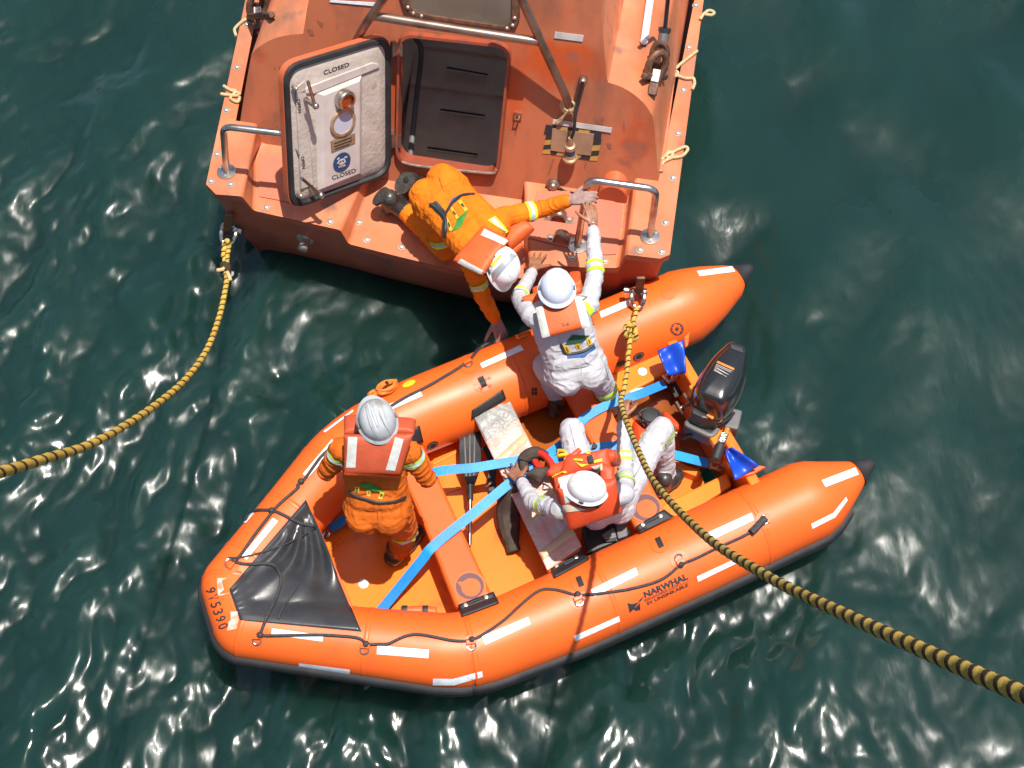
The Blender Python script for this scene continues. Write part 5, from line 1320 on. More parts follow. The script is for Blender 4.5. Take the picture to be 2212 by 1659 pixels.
def jacket_panel(bm, J, px, off, thick, nrm='back', puff=.015):
    N_ = {'back': -J['f'], 'top': J['u'], 'front': J['f']}[nrm] if isinstance(nrm, str) else Vector(nrm).normalized()
    P = J['chest'] + N_ * off; pillow(bm, [onp(p[0], p[1], P, N_) for p in px], thick, 10, 8, puff, .14, N_)
def jacket_block(bm, c, x, y, n, thick, puff=.012):
    pillow(bm, [c - x - y, c + x - y, c + x + y, c - x + y], thick, 10, 8, puff, .16, n)
def boot(F, an, toe, r=.05):
    an, toe = Vector(an), Vector(toe); F.cap(an, toe, r * 1.02, r * .86, 'boot'); F.cap(an + (an - toe).normalized() * .03, toe.lerp(an, .4), r, r, 'boot'); F.cap(an + UP * .0, an + UP * .1, r, r, 'boot')
def boot_sole(P, an, toe, drop=.045, w=.047):
    b = NB(); an, toe = Vector(an), Vector(toe); d = (toe - an).normalized(); s = Vector((-d.y, d.x, 0)).normalized()
    pts = []
    L = (toe - an).length
    for t in np.linspace(0, 2 * math.pi, 24, endpoint=False):
        k = math.cos(t); pts.append(an + d * (L * .5 + k * (L * .5 + .05)) + s * math.sin(t) * w * (1 if k > 0 else .86) - UP * drop)
    prism(b, pts, (0, 0, -.018)); obj('boot_sole', b, 'sole', P, smooth=False)

# ---------------------------------------------------------------- man standing in the bow
J = {k: at(*v) for k, v in dict(pel=(816, 1092, 1.06), chest=(808, 1000, 1.36), shL=(738, 970, 1.44), shR=(884, 977, 1.44), elL=(706, 1018, 1.2), elR=(922, 1032, 1.2), knR=(872, 1145, .66), anR=(864, 1186, .31)).items()}
J['wrL'] = J['elL'] + V(.13, .19, -.06); J['wrR'] = J['elR'] + V(-.13, .19, -.06); J['knL'] = J['pel'] + V(-.07, .22, -.4); J['anL'] = Vector((J['knL'].x + .02, J['knL'].y + .06, .31))
hc = at(815, 914, 1.66)
F = Fig(); torso(F, J, .99)
arm(F, J['shL'], J['elL'], J['wrL'], 1.02); arm(F, J['shR'], J['elR'], J['wrR'], 1.02)
leg(F, J['pel'] + J['r'] * .09 - UP * .06, J['knR'], J['anR'], 1.06); leg(F, J['pel'] - J['r'] * .09 - UP * .06, J['knL'], J['anL'], .98)
toeR = at(903, 1150, .255); boot(F, at(856, 1196, .268), toeR, .060); tl = Vector((J['anL'].x - .06, J['anL'].y + .16, .25)); boot(F, Vector((J['anL'].x, J['anL'].y, .262)), tl, .05)
hu, hf = V(.0, .12, 1), V(-.12, 1, -.35)
F.cap(J['chest'] + J['u'] * .1, hc - UP * .03, .06, .055, 'skin'); hup, hfw, hsd = head(F, hc, hu, hf)
hand(F, J['wrL'], J['wrL'] - J['elL'], (0, .2, 1), (1, 0, 0), .6); hand(F, J['wrR'], J['wrR'] - J['elR'], (0, .2, 1), (-1, 0, 0), .6)
P1, b1 = build_body('person', 'person in shade-toned orange coverall and grey hard hat standing behind the black bow cover', F, dict(cloth='orangecloth2', skin='skin', boot='boot'), 1.3, (J['pel'].x, J['pel'].y, FZ), wr=1.25)
face_parts(P1, hc, hup, hfw, hsd); boot_sole(P1, at(856, 1196, .265), toeR, .04); 
helmet(P1, at(815, 909, 1.70), V(.04, -.10, 1), V(-.35, 1, 0), 'helmg', [(0, .010, .008), (.031, .010, .008), (-.031, .010, .008)], .035, .010, w=.88)
bm = NB()
jacket_panel(bm, J, [vH(370, 480), vH(948, 470), vH(838, 805), vH(374, 800)], .15, .06, J['u'] * .3 - J['f'] * .95, .012)
jacket_panel(bm, J, [vH(368, 382), vH(965, 412), vH(950, 520), vH(368, 520)], .125, .06, 'top', .008)
cf = J['chest'] + J['f'] * .15 - J['u'] * .02
for k in (-1, 1): jacket_block(bm, cf + J['r'] * .1 * k, J['r'] * .085, J['u'] * .17, J['f'], .07)
JK = obj('life_jacket', bm, 'jktdark', P1, sharp=60); jb = bvh_of(JK)
for q in ([vH(402, 488), vH(478, 490), vH(462, 768), vH(386, 766)], [vH(790, 518), vH(860, 532), vH(788, 792), vH(711, 786)]): decal('reflective_strip', [jb], q, 'refl', JK, .004, 10, 10)
decal('jacket_hem', [jb, b1], [vH(376, 802), vH(832, 822), vH(828, 850), vH(376, 826)], 'jkt', JK, .012, 12, 3)
b = NB(); q = [hit([jb, b1], *vH(*p), .01) for p in ((505, 500), (560, 570), (640, 592), (720, 560), (765, 505))]
pillow(b, [at(*vH(500, 505), 1.6), at(*vH(760, 520), 1.6), at(*vH(690, 600), 1.52), at(*vH(560, 590), 1.52)], .02, 6, 6, .01, .2, (0, -1, 1)); obj('neck_cloth', b, 'whitecloth', P1)
for a_, b_, t in (('shL', 'elL', .18), ('shR', 'elR', .18)): lime_band(b1, J[a_], J[b_], t, .055, P1, .004, .12)
lime_band(b1, J['elL'], J['wrL'], .38, .045, P1); lime_band(b1, J['elR'], J['wrR'], .38, .045, P1); lime_band(b1, J['knR'], J['anR'], -.02, .05, P1, .004, .2)
def emblem(P, bv, roof, bars, green, fl=None):
    decal('emblem_roof', [bv], roof, green, P, .006, 10, 5)
    for q in bars:
        o = decal('emblem_bar', [bv], q, 'yellowp', P, .006, 4, 6)
        f = quadmap(q)
        for t in (.25, .42, .58, .75): decal('bar_print', [bv], [f(.3, t - .04), f(.7, t - .04), f(.65, t + .05), f(.35, t + .05)], 'ink', o, .0085, 2, 2)
emblem(P1, b1, [vH(470, 905), vH(590, 888), vH(715, 978), vH(600, 960)], [[vH(460, 920), vH(494, 926), vH(490, 975), vH(456, 968)], [vH(556, 945), vH(590, 952), vH(584, 1010), vH(550, 1002)], [vH(668, 965), vH(704, 975), vH(680, 1030), vH(648, 1026)]], 'greenp')
bpts = [hit([b1], *vH(*p), .008) for p in ((415, 965), (470, 1000), (560, 1035), (660, 1055), (740, 1048), (800, 1040), (870, 1010))]
b = NB(); tube(b, bez([p for p in bpts if p is not None], 4), .009, 6); obj('waist_belt', b, 'rubber', P1)

# ---------------------------------------------------------------- man seated astride the rear thwart
J = {k: at(*v) for k, v in dict(pel=(1306, 1082, .62), chest=(1283, 1078, .99), shL=(1212, 1100, 1.06), shR=(1347, 1066, 1.06), elL=(1152, 1086, .82), wrL=(1124, 1038, .64), elR=(1352, 1022, .92), wrR=(1345, 905, .98), knL=(1236, 930, .72), anL=(1238, 968, .3), knR=(1428, 928, .76), anR=(1438, 1020, .31)).items()}
hc = at(1270, 1062, 1.24)
F = Fig(); torso(F, J, .92)
arm(F, J['shL'], J['elL'], J['wrL'], .92); arm(F, J['shR'], J['elR'], J['wrR'], .92)
leg(F, J['pel'] - J['r'] * .1, J['knL'], J['anL'], 1.0); leg(F, J['pel'] + J['r'] * .1, J['knR'], J['anR'], 1.0)
toeR = at(1462, 1028, .262); boot(F, at(1432, 1050, .265), toeR, .055); boot(F, at(1240, 985, .265), at(1236, 935, .255), .052)
F.cap(J['chest'] + J['u'] * .1, hc - UP * .03, .06, .055, 'skin'); hup, hfw, hsd = head(F, hc, V(-.05, .1, 1), V(-.55, .8, -.2))
hand(F, J['wrL'], at(1098, 1004, .58) - J['wrL'], (-.1, -.15, 1), (1, .3, 0), .16, .24)
hand(F, J['wrR'], at(1347, 868, .99) - J['wrR'], (-.5, .2, .9), (.2, 1, .6), .85, .05, tcurl=.7)
P2, b2 = build_body('person', 'person in white coverall and red life vest sitting on the rear thwart', F, dict(cloth='whitecloth', skin='skin', boot='boot'), 2.7, (J['pel'].x, J['pel'].y, .5), wr=1.1)
face_parts(P2, hc, hup, hfw, hsd); boot_sole(P2, at(1432, 1050, .265), toeR, .045, .05)
helmet(P2, at(1268, 1054, 1.29), V(-.02, .02, 1), V(-1, .38, 0), 'helmw', [(.0, .03, .004), (.05, .007, .004), (-.05, .007, .004)], .036, .010, w=.80)
bm = NB()
jacket_panel(bm, J, [vK(545, 690), vK(1095, 600), vK(1150, 905), vK(655, 1078)], .16, .07, J['u'] * .8 - J['f'] * .6, .025)
jacket_panel(bm, J, [vK(515, 600), vK(720, 560), vK(730, 960), vK(575, 960)], .13, .07, 'top', .012)
jacket_panel(bm, J, [vK(960, 470), vK(1085, 520), vK(1120, 850), vK(960, 880)], .13, .07, 'top', .012)
jacket_panel(bm, J, [vK(640, 900), vK(1020, 780), vK(1110, 830), vK(600, 985)], .13, .07, 'top', .012)
jacket_panel(bm, J, [vK(640, 420), vK(1030, 345), vK(1060, 520), vK(560, 620)], .105, .07, 'top', .014)
cf = J['chest'] + J['f'] * .165 - J['u'] * .05
for k in (-1, 1): jacket_block(bm, cf + J['r'] * .1 * k, J['r'] * .1, J['u'] * .17, J['f'], .09)
JK = obj('life_vest', bm, 'jktred', P2, sharp=60); jb = bvh_of(JK)
for q in ([vK(860, 512), vK(968, 488), vK(974, 545), vK(930, 558)], [vK(552, 625), vK(622, 600), vK(640, 652), vK(558, 672)], [vK(600, 875), vK(640, 868), vK(820, 920), vK(602, 946)]): decal('reflective_strip', [jb], q, 'cream', JK, .005, 8, 5)
decal('grey_pad', [jb, b2], [vK(588, 690), vK(620, 680), vK(692, 830), vK(622, 862)], 'refl', JK, .006, 6, 6)
for q in ([vK(705, 440), vK(785, 442), vK(788, 460), vK(705, 456)], [vK(845, 415), vK(885, 412), vK(885, 470), vK(842, 475)], [vK(885, 455), vK(968, 435), vK(970, 462), vK(888, 478)], [vK(718, 468), vK(770, 490), vK(850, 485), vK(775, 515)], [vK(824, 370), vK(860, 366), vK(858, 396), vK(824, 400)], [vK(500, 600), vK(625, 550), vK(640, 565), vK(510, 618)]): decal('yellow_webbing', [jb, b2], q, 'yellow', JK, .010, 6, 4)
b = NB(); c = hit([jb, b2], *vK(862, 442), .014); box(b, c, J['r'] * .016, J['f'] * .022, J['u'] * .006); box(b, c + J['u'] * .006, J['r'] * .006, J['f'] * .009, J['u'] * .003); obj('buckle', b, 'rubber', JK, smooth=False, bevel=.003)
b = NB(); prism(b, [at(*vK(*p), 1.05) for p in ((860, 365), (885, 290), (925, 330), (905, 355))], (0, 0, .03)); obj('vest_toggle', b, 'rubber', JK, smooth=False, bevel=.006)
lp = [vK(640, 470), vK(610, 395), vK(540, 385), (1203, 985), vK(545, 435), vK(620, 430), vK(600, 480)]
b = NB(); g = bez([at(p[0], p[1], 1.0 + .02 * math.sin(i * 1.7)) for i, p in enumerate(lp)], 4)
va, vb = [b.verts.new(p) for p in g], [b.verts.new(p + V(.004, .010, .035)) for p in g]
for i in range(len(g) - 1): b.faces.new([va[i], va[i + 1], vb[i + 1], vb[i]])
o = obj('yellow_loop', b, 'yellow', JK, recalc=False); md = o.modifiers.new('t', 'SOLIDIFY'); md.thickness = .004
b = NB(); tube(b, bez([at(*vK(640, 430), 1.03), at(*vK(700, 400), 1.05), at(*vK(755, 355), 1.05)], 4), .018, 8); obj('whistle_cord', b, 'jktred', JK)
b = NB(); tube(b, bez([at(*vK(*p), 1.02) for p in ((560, 545), (600, 520), (650, 490), (660, 500), (610, 540), (570, 555))], 4), .008, 6); obj('carabiner', b, 'steel', JK)
lime_band(b2, J['shR'], J['elR'], .55, .06, P2, .004, .14); lime_band(b2, J['elR'], J['wrR'], .30, .055, P2); lime_band(b2, J['shL'], J['elL'], .62, .055, P2, .004, .13)
lime_band(b2, J['knR'], J['anR'], .06, .05, P2, .005, .2)
band('wristwatch', b2, J['elL'], J['wrL'], .88, .99, 'watch', P2, .006, .07)

# ---------------------------------------------------------------- man kneeling on the lifeboat's stern
J = {k: at(*v) for k, v in dict(pel=(952, 424, 1.10), chest=(1030, 505, 1.18), shL=(1086, 470, 1.22), shR=(1018, 566, 1.14), elL=(1168, 452, 1.17), wrL=(1232, 432, 1.30), elR=(1042, 640, .86), wrR=(1070, 690, .64), knR=(963, 540, .73), anR=(872, 452, .72), knL=(1015, 470, .72), anL=(905, 402, .72)).items()}
hc = at(1090, 577, 1.25)
F = Fig(); torso(F, J, 1.04)
arm(F, J['shL'], J['elL'], J['wrL'], 1.05, 'glove'); arm(F, J['shR'], J['elR'], J['wrR'], 1.02, 'glove')
leg(F, J['pel'] - J['r'] * -.1, J['knR'], J['anR'], .98); leg(F, J['pel'] - J['r'] * .1, J['knL'], J['anL'], 1.0)
sR, sL = at(842, 433, .80), at(888, 396, .80)
for an, so, tz in ((J['anR'], sR, .66), (J['anL'], sL, .66)):
    F.cap(an + (an - so) * .25, so, .070, .062, 'boot'); F.cap(so + UP * .02, so - UP * .03, .066, .064, 'boot'); F.cap(so - UP * .02, Vector((so.x - .02, so.y + .02, tz + .03)), .064, .052, 'boot')
F.cap(J['chest'] + J['u'] * .1, hc, .06, .055, 'skin'); hup, hfw, hsd = head(F, hc, V(.55, -.62, .35), V(.15, -.15, -1))
hand(F, J['wrL'], at(1262, 428, 1.34) - J['wrL'], (-.3, -.3, 1), (.3, 1, .2), .75, .06, 'glove', 1.12)
hand(F, J['wrR'], at(1079, 716, .56) - J['wrR'], (.5, -.6, .6), (-1, -.2, 0), .22, .1, 'glove', 1.15)
P3, b3 = build_body('person', 'person in a bright orange coverall kneeling on the lifeboat stern reaching down', F, dict(cloth='orangecloth', skin='skin', boot='boot', glove='glove'), 4.1, (J['pel'].x, J['pel'].y, Z0), wr=1.1)
face_parts(P3, hc, hup, hfw, hsd)
HU, HF = V(.62, -.45, .62), V(.10, -.55, -.83)
H3, hb3 = helmet(P3, at(1085, 574, 1.31), HU, HF, 'helmw', [(.0, .03, .004), (.052, .006, .003), (-.052, .006, .003)], .03, .009, w=.90)
decal('silver_band', [hb3], [vD(1040, 1060), vD(1035, 975), vD(1200, 800), vD(1255, 825)], 'helms', H3, .003, 6, 14)
decal('lime_sticker', [hb3], [vD(1022, 905), vD(1110, 815), vD(1128, 828), vD(1040, 922)], 'lime', H3, .004, 8, 3); decal('dark_sticker', [hb3], [vD(1022, 860), vD(1066, 822), vD(1070, 834), vD(1028, 872)], 'greyplastic', H3, .004, 4, 2)
bm = NB()
jacket_panel(bm, J, [vD(975, 578), vD(1200, 700), vD(962, 1012), vD(705, 888)], .155, .05, 'back', .01)
cq = J['chest'] + J['u'] * .16; jacket_block(bm, at(*vD(1240, 620), 1.08), J['r'] * .10, J['u'] * .11, -J['f'], .09, .02)
cf = J['chest'] + J['f'] * .155
for k in (-1, 1): jacket_block(bm, cf + J['r'] * .1 * k, J['r'] * .09, J['u'] * .17, J['f'], .07)
JK = obj('life_jacket', bm, 'jkt', P3, sharp=60); jb = bvh_of(JK)
for q in ([vD(970, 588), vD(1200, 702), vD(1160, 740), vD(935, 645)], [vD(765, 852), vD(975, 965), vD(955, 1012), vD(720, 895)]): decal('reflective_strip', [jb], q, 'refl', JK, .004, 10, 4)
b = NB(); pillow(b, [at(*vD(955, 785), 1.30), at(*vD(1080, 780), 1.30), at(*vD(1050, 830), 1.28), at(*vD(985, 840), 1.28)], .02, 5, 5, .012, .2, UP); obj('blue_neck_cloth', b, 'bluecloth', P3)
emblem(P3, b3, [vD(680, 615), vD(730, 500), vD(830, 415), vD(770, 570)], [[vD(640, 480), vD(690, 600), vD(665, 610), vD(640, 540)], [vD(685, 390), vD(748, 495), vD(728, 510), vD(672, 410)], [vD(765, 330), vD(828, 420), vD(800, 440), vD(735, 345)]], 'greenp')
decal('blue_label', [b3], [vD(690, 320), vD(760, 280), vD(720, 330), vD(650, 390)], 'bluep', P3, .006, 6, 4)
for pts, w in (([(965, 305), (880, 285), (780, 290), (700, 345), (640, 430), (610, 540), (620, 640)], .010), ([(490, 365), (560, 420), (625, 500), (630, 590), (620, 660)], .013)):
    q = [hit([b3], *vD(*p), .006) for p in pts]; b = NB(); tube(b, bez([p for p in q if p is not None], 4), w, 6); obj('waist_belt', b, 'rubber', P3)
decal('belt_flap', [b3], [vD(490, 372), vD(545, 340), vD(640, 455), vD(605, 515)], 'rubber', P3, .008, 8, 4)
lime_band(b3, J['shL'], J['elL'], .70, .06, P3, .004, .14); lime_band(b3, J['shR'], J['elR'], .60, .05, P3, .004, .14); lime_band(b3, J['pel'] + J['r'] * .1, J['knR'], .72, .055, P3, .005, .2)
decal('shoulder_stripe', [b3], [vD(1000, 515), vD(1060, 478), vD(1178, 605), vD(1155, 625)], 'lime', P3, .006, 8, 4); decal('shoulder_silver', [b3], [vD(1020, 508), vD(1046, 492), vD(1160, 605), vD(1130, 608)], 'silver', P3, .008, 8, 3)
for so, an in ((sR, J['anR']), (sL, J['anL'])):
    b = NB(); c = so + (so - an).normalized() * .055; d = (so - an).normalized(); x = d.cross(UP).normalized(); y = x.cross(d).normalized()
    prism(b, [c + x * .066 * math.cos(t) + y * (-.015 + .085 * math.sin(t)) for t in np.linspace(0, 2 * math.pi, 18, endpoint=False)], d * .02); obj('boot_sole', b, 'sole', P3, smooth=False)

# ---------------------------------------------------------------- man in white leaning over the tube to the lifeboat
J = {k: at(*v) for k, v in dict(pel=(1243, 793, .93), chest=(1215, 705, 1.20), shL=(1150, 682, 1.24), shR=(1270, 660, 1.27), elL=(1121, 645, 1.02), wrL=(1152, 582, .86), elR=(1286, 592, 1.29), wrR=(1281, 486, 1.33), knR=(1305, 833, .60), anR=(1322, 878, .32), knL=(1178, 790, .72), anL=(1200, 850, .42)).items()}
hc = at(1203, 634, 1.42)
F = Fig(); torso(F, J, .97)
arm(F, J['shL'], J['elL'], J['wrL'], .92); arm(F, J['shR'], J['elR'], J['wrR'], .98)
leg(F, J['pel'] + J['r'] * .09 - UP * .03, J['knR'], J['anR'], .95); leg(F, J['pel'] - J['r'] * .1 - UP * .02, J['knL'], J['anL'], 1.0)
boot(F, J['anR'] - UP * .055, J['anR'] + V(.02, .16, -.07), .05); boot(F, J['anL'] + V(0, -.04, -.12), J['anL'] + V(.05, .1, -.17), .05)
F.cap(J['chest'] + J['u'] * .1, hc - UP * .03, .06, .055, 'skin'); hup, hfw, hsd = head(F, hc, V(.02, .12, 1), V(0, 1, -.2))
hand(F, J['wrL'], at(1163, 540, .785) - J['wrL'], (0, .1, 1), (1, -.1, 0), .06, .2, s=1.08)
hand(F, J['wrR'], at(1272, 425, 1.38) - J['wrR'], (.3, -.3, 1), (-1, .2, 0), .38, .1, s=1.0)
P4_, b4 = build_body('person', 'person in a white coverall leaning over the tube with one hand on the handrail', F, dict(cloth='whitecloth', skin='skin', boot='boot'), 6.3, (J['pel'].x, J['pel'].y, FZ), wr=1.15)
face_parts(P4_, hc, hup, hfw, hsd)
H4, hb4 = helmet(P4_, at(1203, 622, 1.47), V(.0, .05, 1), V(0, 1, 0), 'helmb', [(.0, .034, .005), (.058, .006, .003), (-.058, .006, .003)], .02, .014, w=.86)
bm = NB()
jacket_panel(bm, J, [vE(287, 1172), vE(650, 1068), vE(726, 1322), vE(340, 1422)], .15, .055, J['u'] * .65 - J['f'] * .76, .012)
jacket_panel(bm, J, [vE(270, 1050), vE(370, 1010), vE(400, 1160), vE(290, 1190)], .09, .05, 'top', .01); jacket_panel(bm, J, [vE(570, 920), vE(655, 915), vE(665, 1060), vE(570, 1100)], .10, .05, 'top', .01)
cf = J['chest'] + J['f'] * .155
for k in (-1, 1): jacket_block(bm, cf + J['r'] * .1 * k, J['r'] * .09, J['u'] * .17, J['f'], .07)
JK = obj('life_jacket', bm, 'jkt', P4_, sharp=60); jb = bvh_of(JK)
for q in ([vE(290, 1172), vE(345, 1156), vE(402, 1392), vE(342, 1410)], [vE(598, 1086), vE(650, 1072), vE(722, 1315), vE(660, 1332)]): decal('reflective_strip', [jb], q, 'refl', JK, .004, 4, 12)
f = quadmap([vE(498, 1318), vE(560, 1308), vE(556, 1284), vE(494, 1296)]); lettering('pen_mark', '26', lambda a, b: hit([jb], *f(a, b), .004), 'plum', JK, .0)
emblem(P4_, b4, [vF(845, 190), vF(915, 92), vF(1085, 98), vF(1020, 160)], [[vF(835, 185), vF(878, 190), vF(910, 262), vF(868, 268)], [vF(940, 180), vF(985, 168), vF(1018, 222), vF(972, 232)], [vF(1045, 118), vF(1078, 108), vF(1108, 178), vF(1072, 192)]], 'darkgreen')
for q in ([vF(872, 285), vF(1040, 262), vF(1042, 300), vF(875, 318)], [vF(1040, 262), vF(1130, 195), vF(1140, 220), vF(1045, 292)]): decal('blue_label', [b4], q, 'bluep', P4_, .006, 6, 4)
q = [hit([b4], *vF(*p), .006) for p in ((815, 180), (860, 262), (940, 270), (1040, 240), (1120, 180), (1170, 110))]; b = NB(); tube(b, bez([p for p in q if p is not None], 4), .009, 6); obj('waist_belt', b, 'rubber', P4_)
lime_band(b4, J['elR'], J['wrR'], .12, .075, P4_, .004, .14); lime_band(b4, J['elL'], J['wrL'], .12, .05, P4_, .004, .12); lime_band(b4, J['knR'], J['anR'], .15, .07, P4_, .005, .15)
decal('shoulder_stripe', [b4], [vE(675, 1118), vE(700, 1130), vE(757, 1190), vE(712, 1232)], 'lime', P4_, .006, 6, 4)
band('bracelet', b4, J['elR'], J['wrR'], .985, 1.01, 'bolt', P4_, .005, .06)
b = NB(); tube(b, bez([h for h in (hit([jb, b4], *vE(*p), .006) for p in ((645, 1075), (700, 1085), (800, 1100))) if h is not None], 4), .004, 5); obj('shoulder_cord', b, 'cord', P4_)

# moulded lines on the helmets, seams and waist elastic on the suits
def surf_line(name, P, bv, pts, r, m, off=.001):
    q = [hit(bv, p[0], p[1], off) for p in pts]; q = [p for p in q if p is not None]
    if len(q) > 1: b = NB(); tube(b, bez(q, 5), r, 5); obj(name, b, m, P)
for o, pts in ((P1, [vH(575, 232), vH(600, 330), vH(640, 430), vH(700, 515)]), (P1, [vH(622, 228), vH(662, 330), vH(712, 430), vH(752, 495)]), (P1, [vH(545, 262), vH(562, 350), vH(592, 440), vH(640, 515)])):
    hh = next(c for c in o.children if c.name.startswith('hard_hat')); surf_line('shell_groove', hh, [bvh_of(hh)], pts, .0028, 'groove')
for o, pts in ((P2, [vK(690, 650), vK(770, 675), vK(840, 730), vK(880, 800)]), (P2, [vK(700, 640), vK(800, 655), vK(890, 700), vK(940, 775)]), (P4_, [vD(1590, 970), vD(1562, 1060), vD(1552, 1150)]), (P4_, [vD(1650, 965), vD(1688, 1050), vD(1715, 1135)]), (P3, [vD(1145, 970), vD(1200, 1010), vD(1235, 1050)]), (P3, [vD(1240, 905), vD(1230, 980), vD(1208, 1035)])):
    hh = next(c for c in o.children if c.name.startswith('hard_hat')); surf_line('shell_line', hh, [bvh_of(hh)], pts, .0014, 'seam')
surf_line('waist_seam', P4_, [b4], [vF(700, 350), vF(790, 396), vF(930, 406), vF(1080, 382), vF(1200, 322)], .0025, 'seam')
surf_line('side_seam', P4_, [b4], [vF(1200, 330), vF(1240, 420), vF(1270, 520), vF(1285, 600)], .0018, 'seam')
surf_line('back_seam', P4_, [b4], [vF(1010, 400), vF(1005, 470), vF(990, 560)], .0018, 'seam')
surf_line('leg_seam', P2, [b2], [vK(1260, 640), vK(1380, 420), vK(1500, 220)], .0018, 'seam')
surf_line('leg_seam', P2, [b2], [vK(720, 350), vK(690, 230), vK(660, 110)], .0018, 'seam')
surf_line('waist_seam', P1, [b1], [vH(400, 1062), vH(520, 1110), vH(650, 1118), vH(790, 1078)], .0025, 'seam2')
surf_line('back_seam', P1, [b1], [vH(640, 1120), vH(645, 1180), vH(650, 1250)], .0018, 'seam2')
surf_line('back_seam', P3, [b3], [vD(560, 120), vD(600, 230), vD(640, 330)], .0018, 'seam2')
# ================================================================== gear in and around the boats
def shackle(u, pin, z, label):
    c = at(*u[2], z); T = thing('shackle', label, 'shackle', c)
    bm = NB(); tube(bm, bez([at(*p, z + dz) for p, dz in zip(u, (.03, .02, -.02, -.03, -.02, .02, .03))], 5), .017, 10); obj('bow', bm, 'steel', T)
    bm = NB(); a, b = at(*pin[0], z + .03), at(*pin[1], z + .03); d = (b - a).normalized(); tube(bm, [a, b], .014, 10); lathe(bm, a, -d, [(.026, -.01), (.026, .02)], 12); lathe(bm, b, d, [(.024, -.02), (.024, .012)], 6); obj('pin', bm, 'steel', T)
    for e in (u[0], u[-1]): bm = NB(); ball(bm, at(*e, z + .03), .027, 9); obj('shackle_eye', bm, 'steel', T)
    return T
shackle([vC(288, 525), vC(272, 575), vC(280, 630), vC(322, 662), vC(365, 640), vC(388, 590), vC(385, 535)], (vC(300, 515), vC(428, 552)), .42, 'galvanised shackle hanging from the lug on the lifeboat left of its drain pipe')
shackle([vE(1068, 1040), vE(1058, 1090), vE(1066, 1140), vE(1104, 1170), vE(1140, 1148), vE(1158, 1100), vE(1160, 1045)], (vE(1022, 1030), vE(1168, 1042)), .70, 'galvanised shackle hanging from the lug above the far orange tube')

# left-hand rope
RL = thing('tow_rope', 'yellow rope with black flecks leading from the lifeboat shackle out over open water', 'rope', at(487, 530, .4))
wid = [(487, 585, 10.72), (490, 602, 10.66), (484, 640, 10.5), (472, 690, 10.2), (446, 757, 9.7), (402, 818, 9.05), (345, 868, 8.3), (272, 918, 7.45), (190, 962, 6.62), (100, 990, 5.85), (0, 1020, 5.1), (-140, 1052, 4.3)]
rope_mesh('rope_length', bez([at_depth(*w) for w in wid], 10), .0195, 'rope', RL, n=12, turns=27, step=.006, lump=.10)
# eye through the shackle, its two parts lashed together
eye = [at(*vC(298, 690), .38), at(*vC(296, 660), .39), at(*vC(312, 632), .42), at(*vC(330, 640), .42), at(*vC(332, 690), .38)]
rope_mesh('rope_eye', bez([at(*vC(300, 880), .3), at(*vC(300, 800), .33), at(*vC(288, 730), .36)] + eye + [at(*vC(322, 740), .36), at(*vC(318, 810), .33), at(*vC(312, 890), .3)], 6), .017, 'rope', RL, turns=24, step=.007)
for q in ([(298, 850), (275, 862), (235, 866)], [(318, 880), (335, 915), (348, 950)]):
    bm = NB(); tube(bm, bez([at(*vC(*p), .34) for p in q], 4), [.014] * 4 + [.013] * 4 + [.011], 8); obj('rope_tail', bm, 'cord', RL)
bm = NB(); 
for k in range(5):
    y = 832 + k * 13; P = at(*vC(306, y), .315); ring(bm, P, WX, V(0, .4, .9), .034, .03, .009, n=12)
obj('lashing', bm, 'rope', RL, sharp=0)['kind'] = 'stuff'

# right-hand rope: knotted to its shackle, down to the seated man's hand, then up towards the ship
RR = thing('mooring_rope', 'black and yellow rope knotted to the right shackle and held by the seated person', 'rope', at(1378, 670, .7))
up_ = [at(*vE(1108, 1165), .70), at(*vE(1092, 1200), .70), at(*vE(1078, 1260), .72), at(*vE(1062, 1330), .74), at(*vE(1048, 1410), .77), at(*vE(1040, 1480), .80), at(*vE(1030, 1560), .84), at(*vF(1440, 440), .92), at(*vF(1412, 600), .97), at(*vF(1400, 660), 1.0)]
rope_mesh('rope_length', bez(up_, 10), .0165, 'rope', RR, turns=13, step=.007)
kn = [(1040, 1290), (1010, 1320), (1005, 1370), (1030, 1420), (1080, 1425), (1096, 1385), (1080, 1330), (1050, 1310), (1020, 1340), (1022, 1390), (1062, 1410), (1090, 1350), (1075, 1300)]
rope_mesh('rope_knot', bez([at(*vE(*p), .74 + .03 * (i % 3)) for i, p in enumerate(kn)], 6), .0155, 'rope', RR, turns=13, step=.007)
dn = [(1345, 850, 9.22), (1341, 866, 9.17), (1347, 893, 9.02), (1368, 948, 8.58), (1398, 1015, 7.92), (1423, 1054, 7.38), (1472, 1109, 6.62), (1545, 1175, 5.75), (1655, 1243, 4.9), (1720, 1278, 4.5), (1890, 1357, 3.75), (2078, 1442, 3.2), (2212, 1501, 2.9), (2400, 1580, 2.6)]
rope_mesh('rope_length', bez([at_depth(*w) for w in dn], 12), .0172, 'rope2', RR, n=12, turns=40, step=.004, lump=.09)

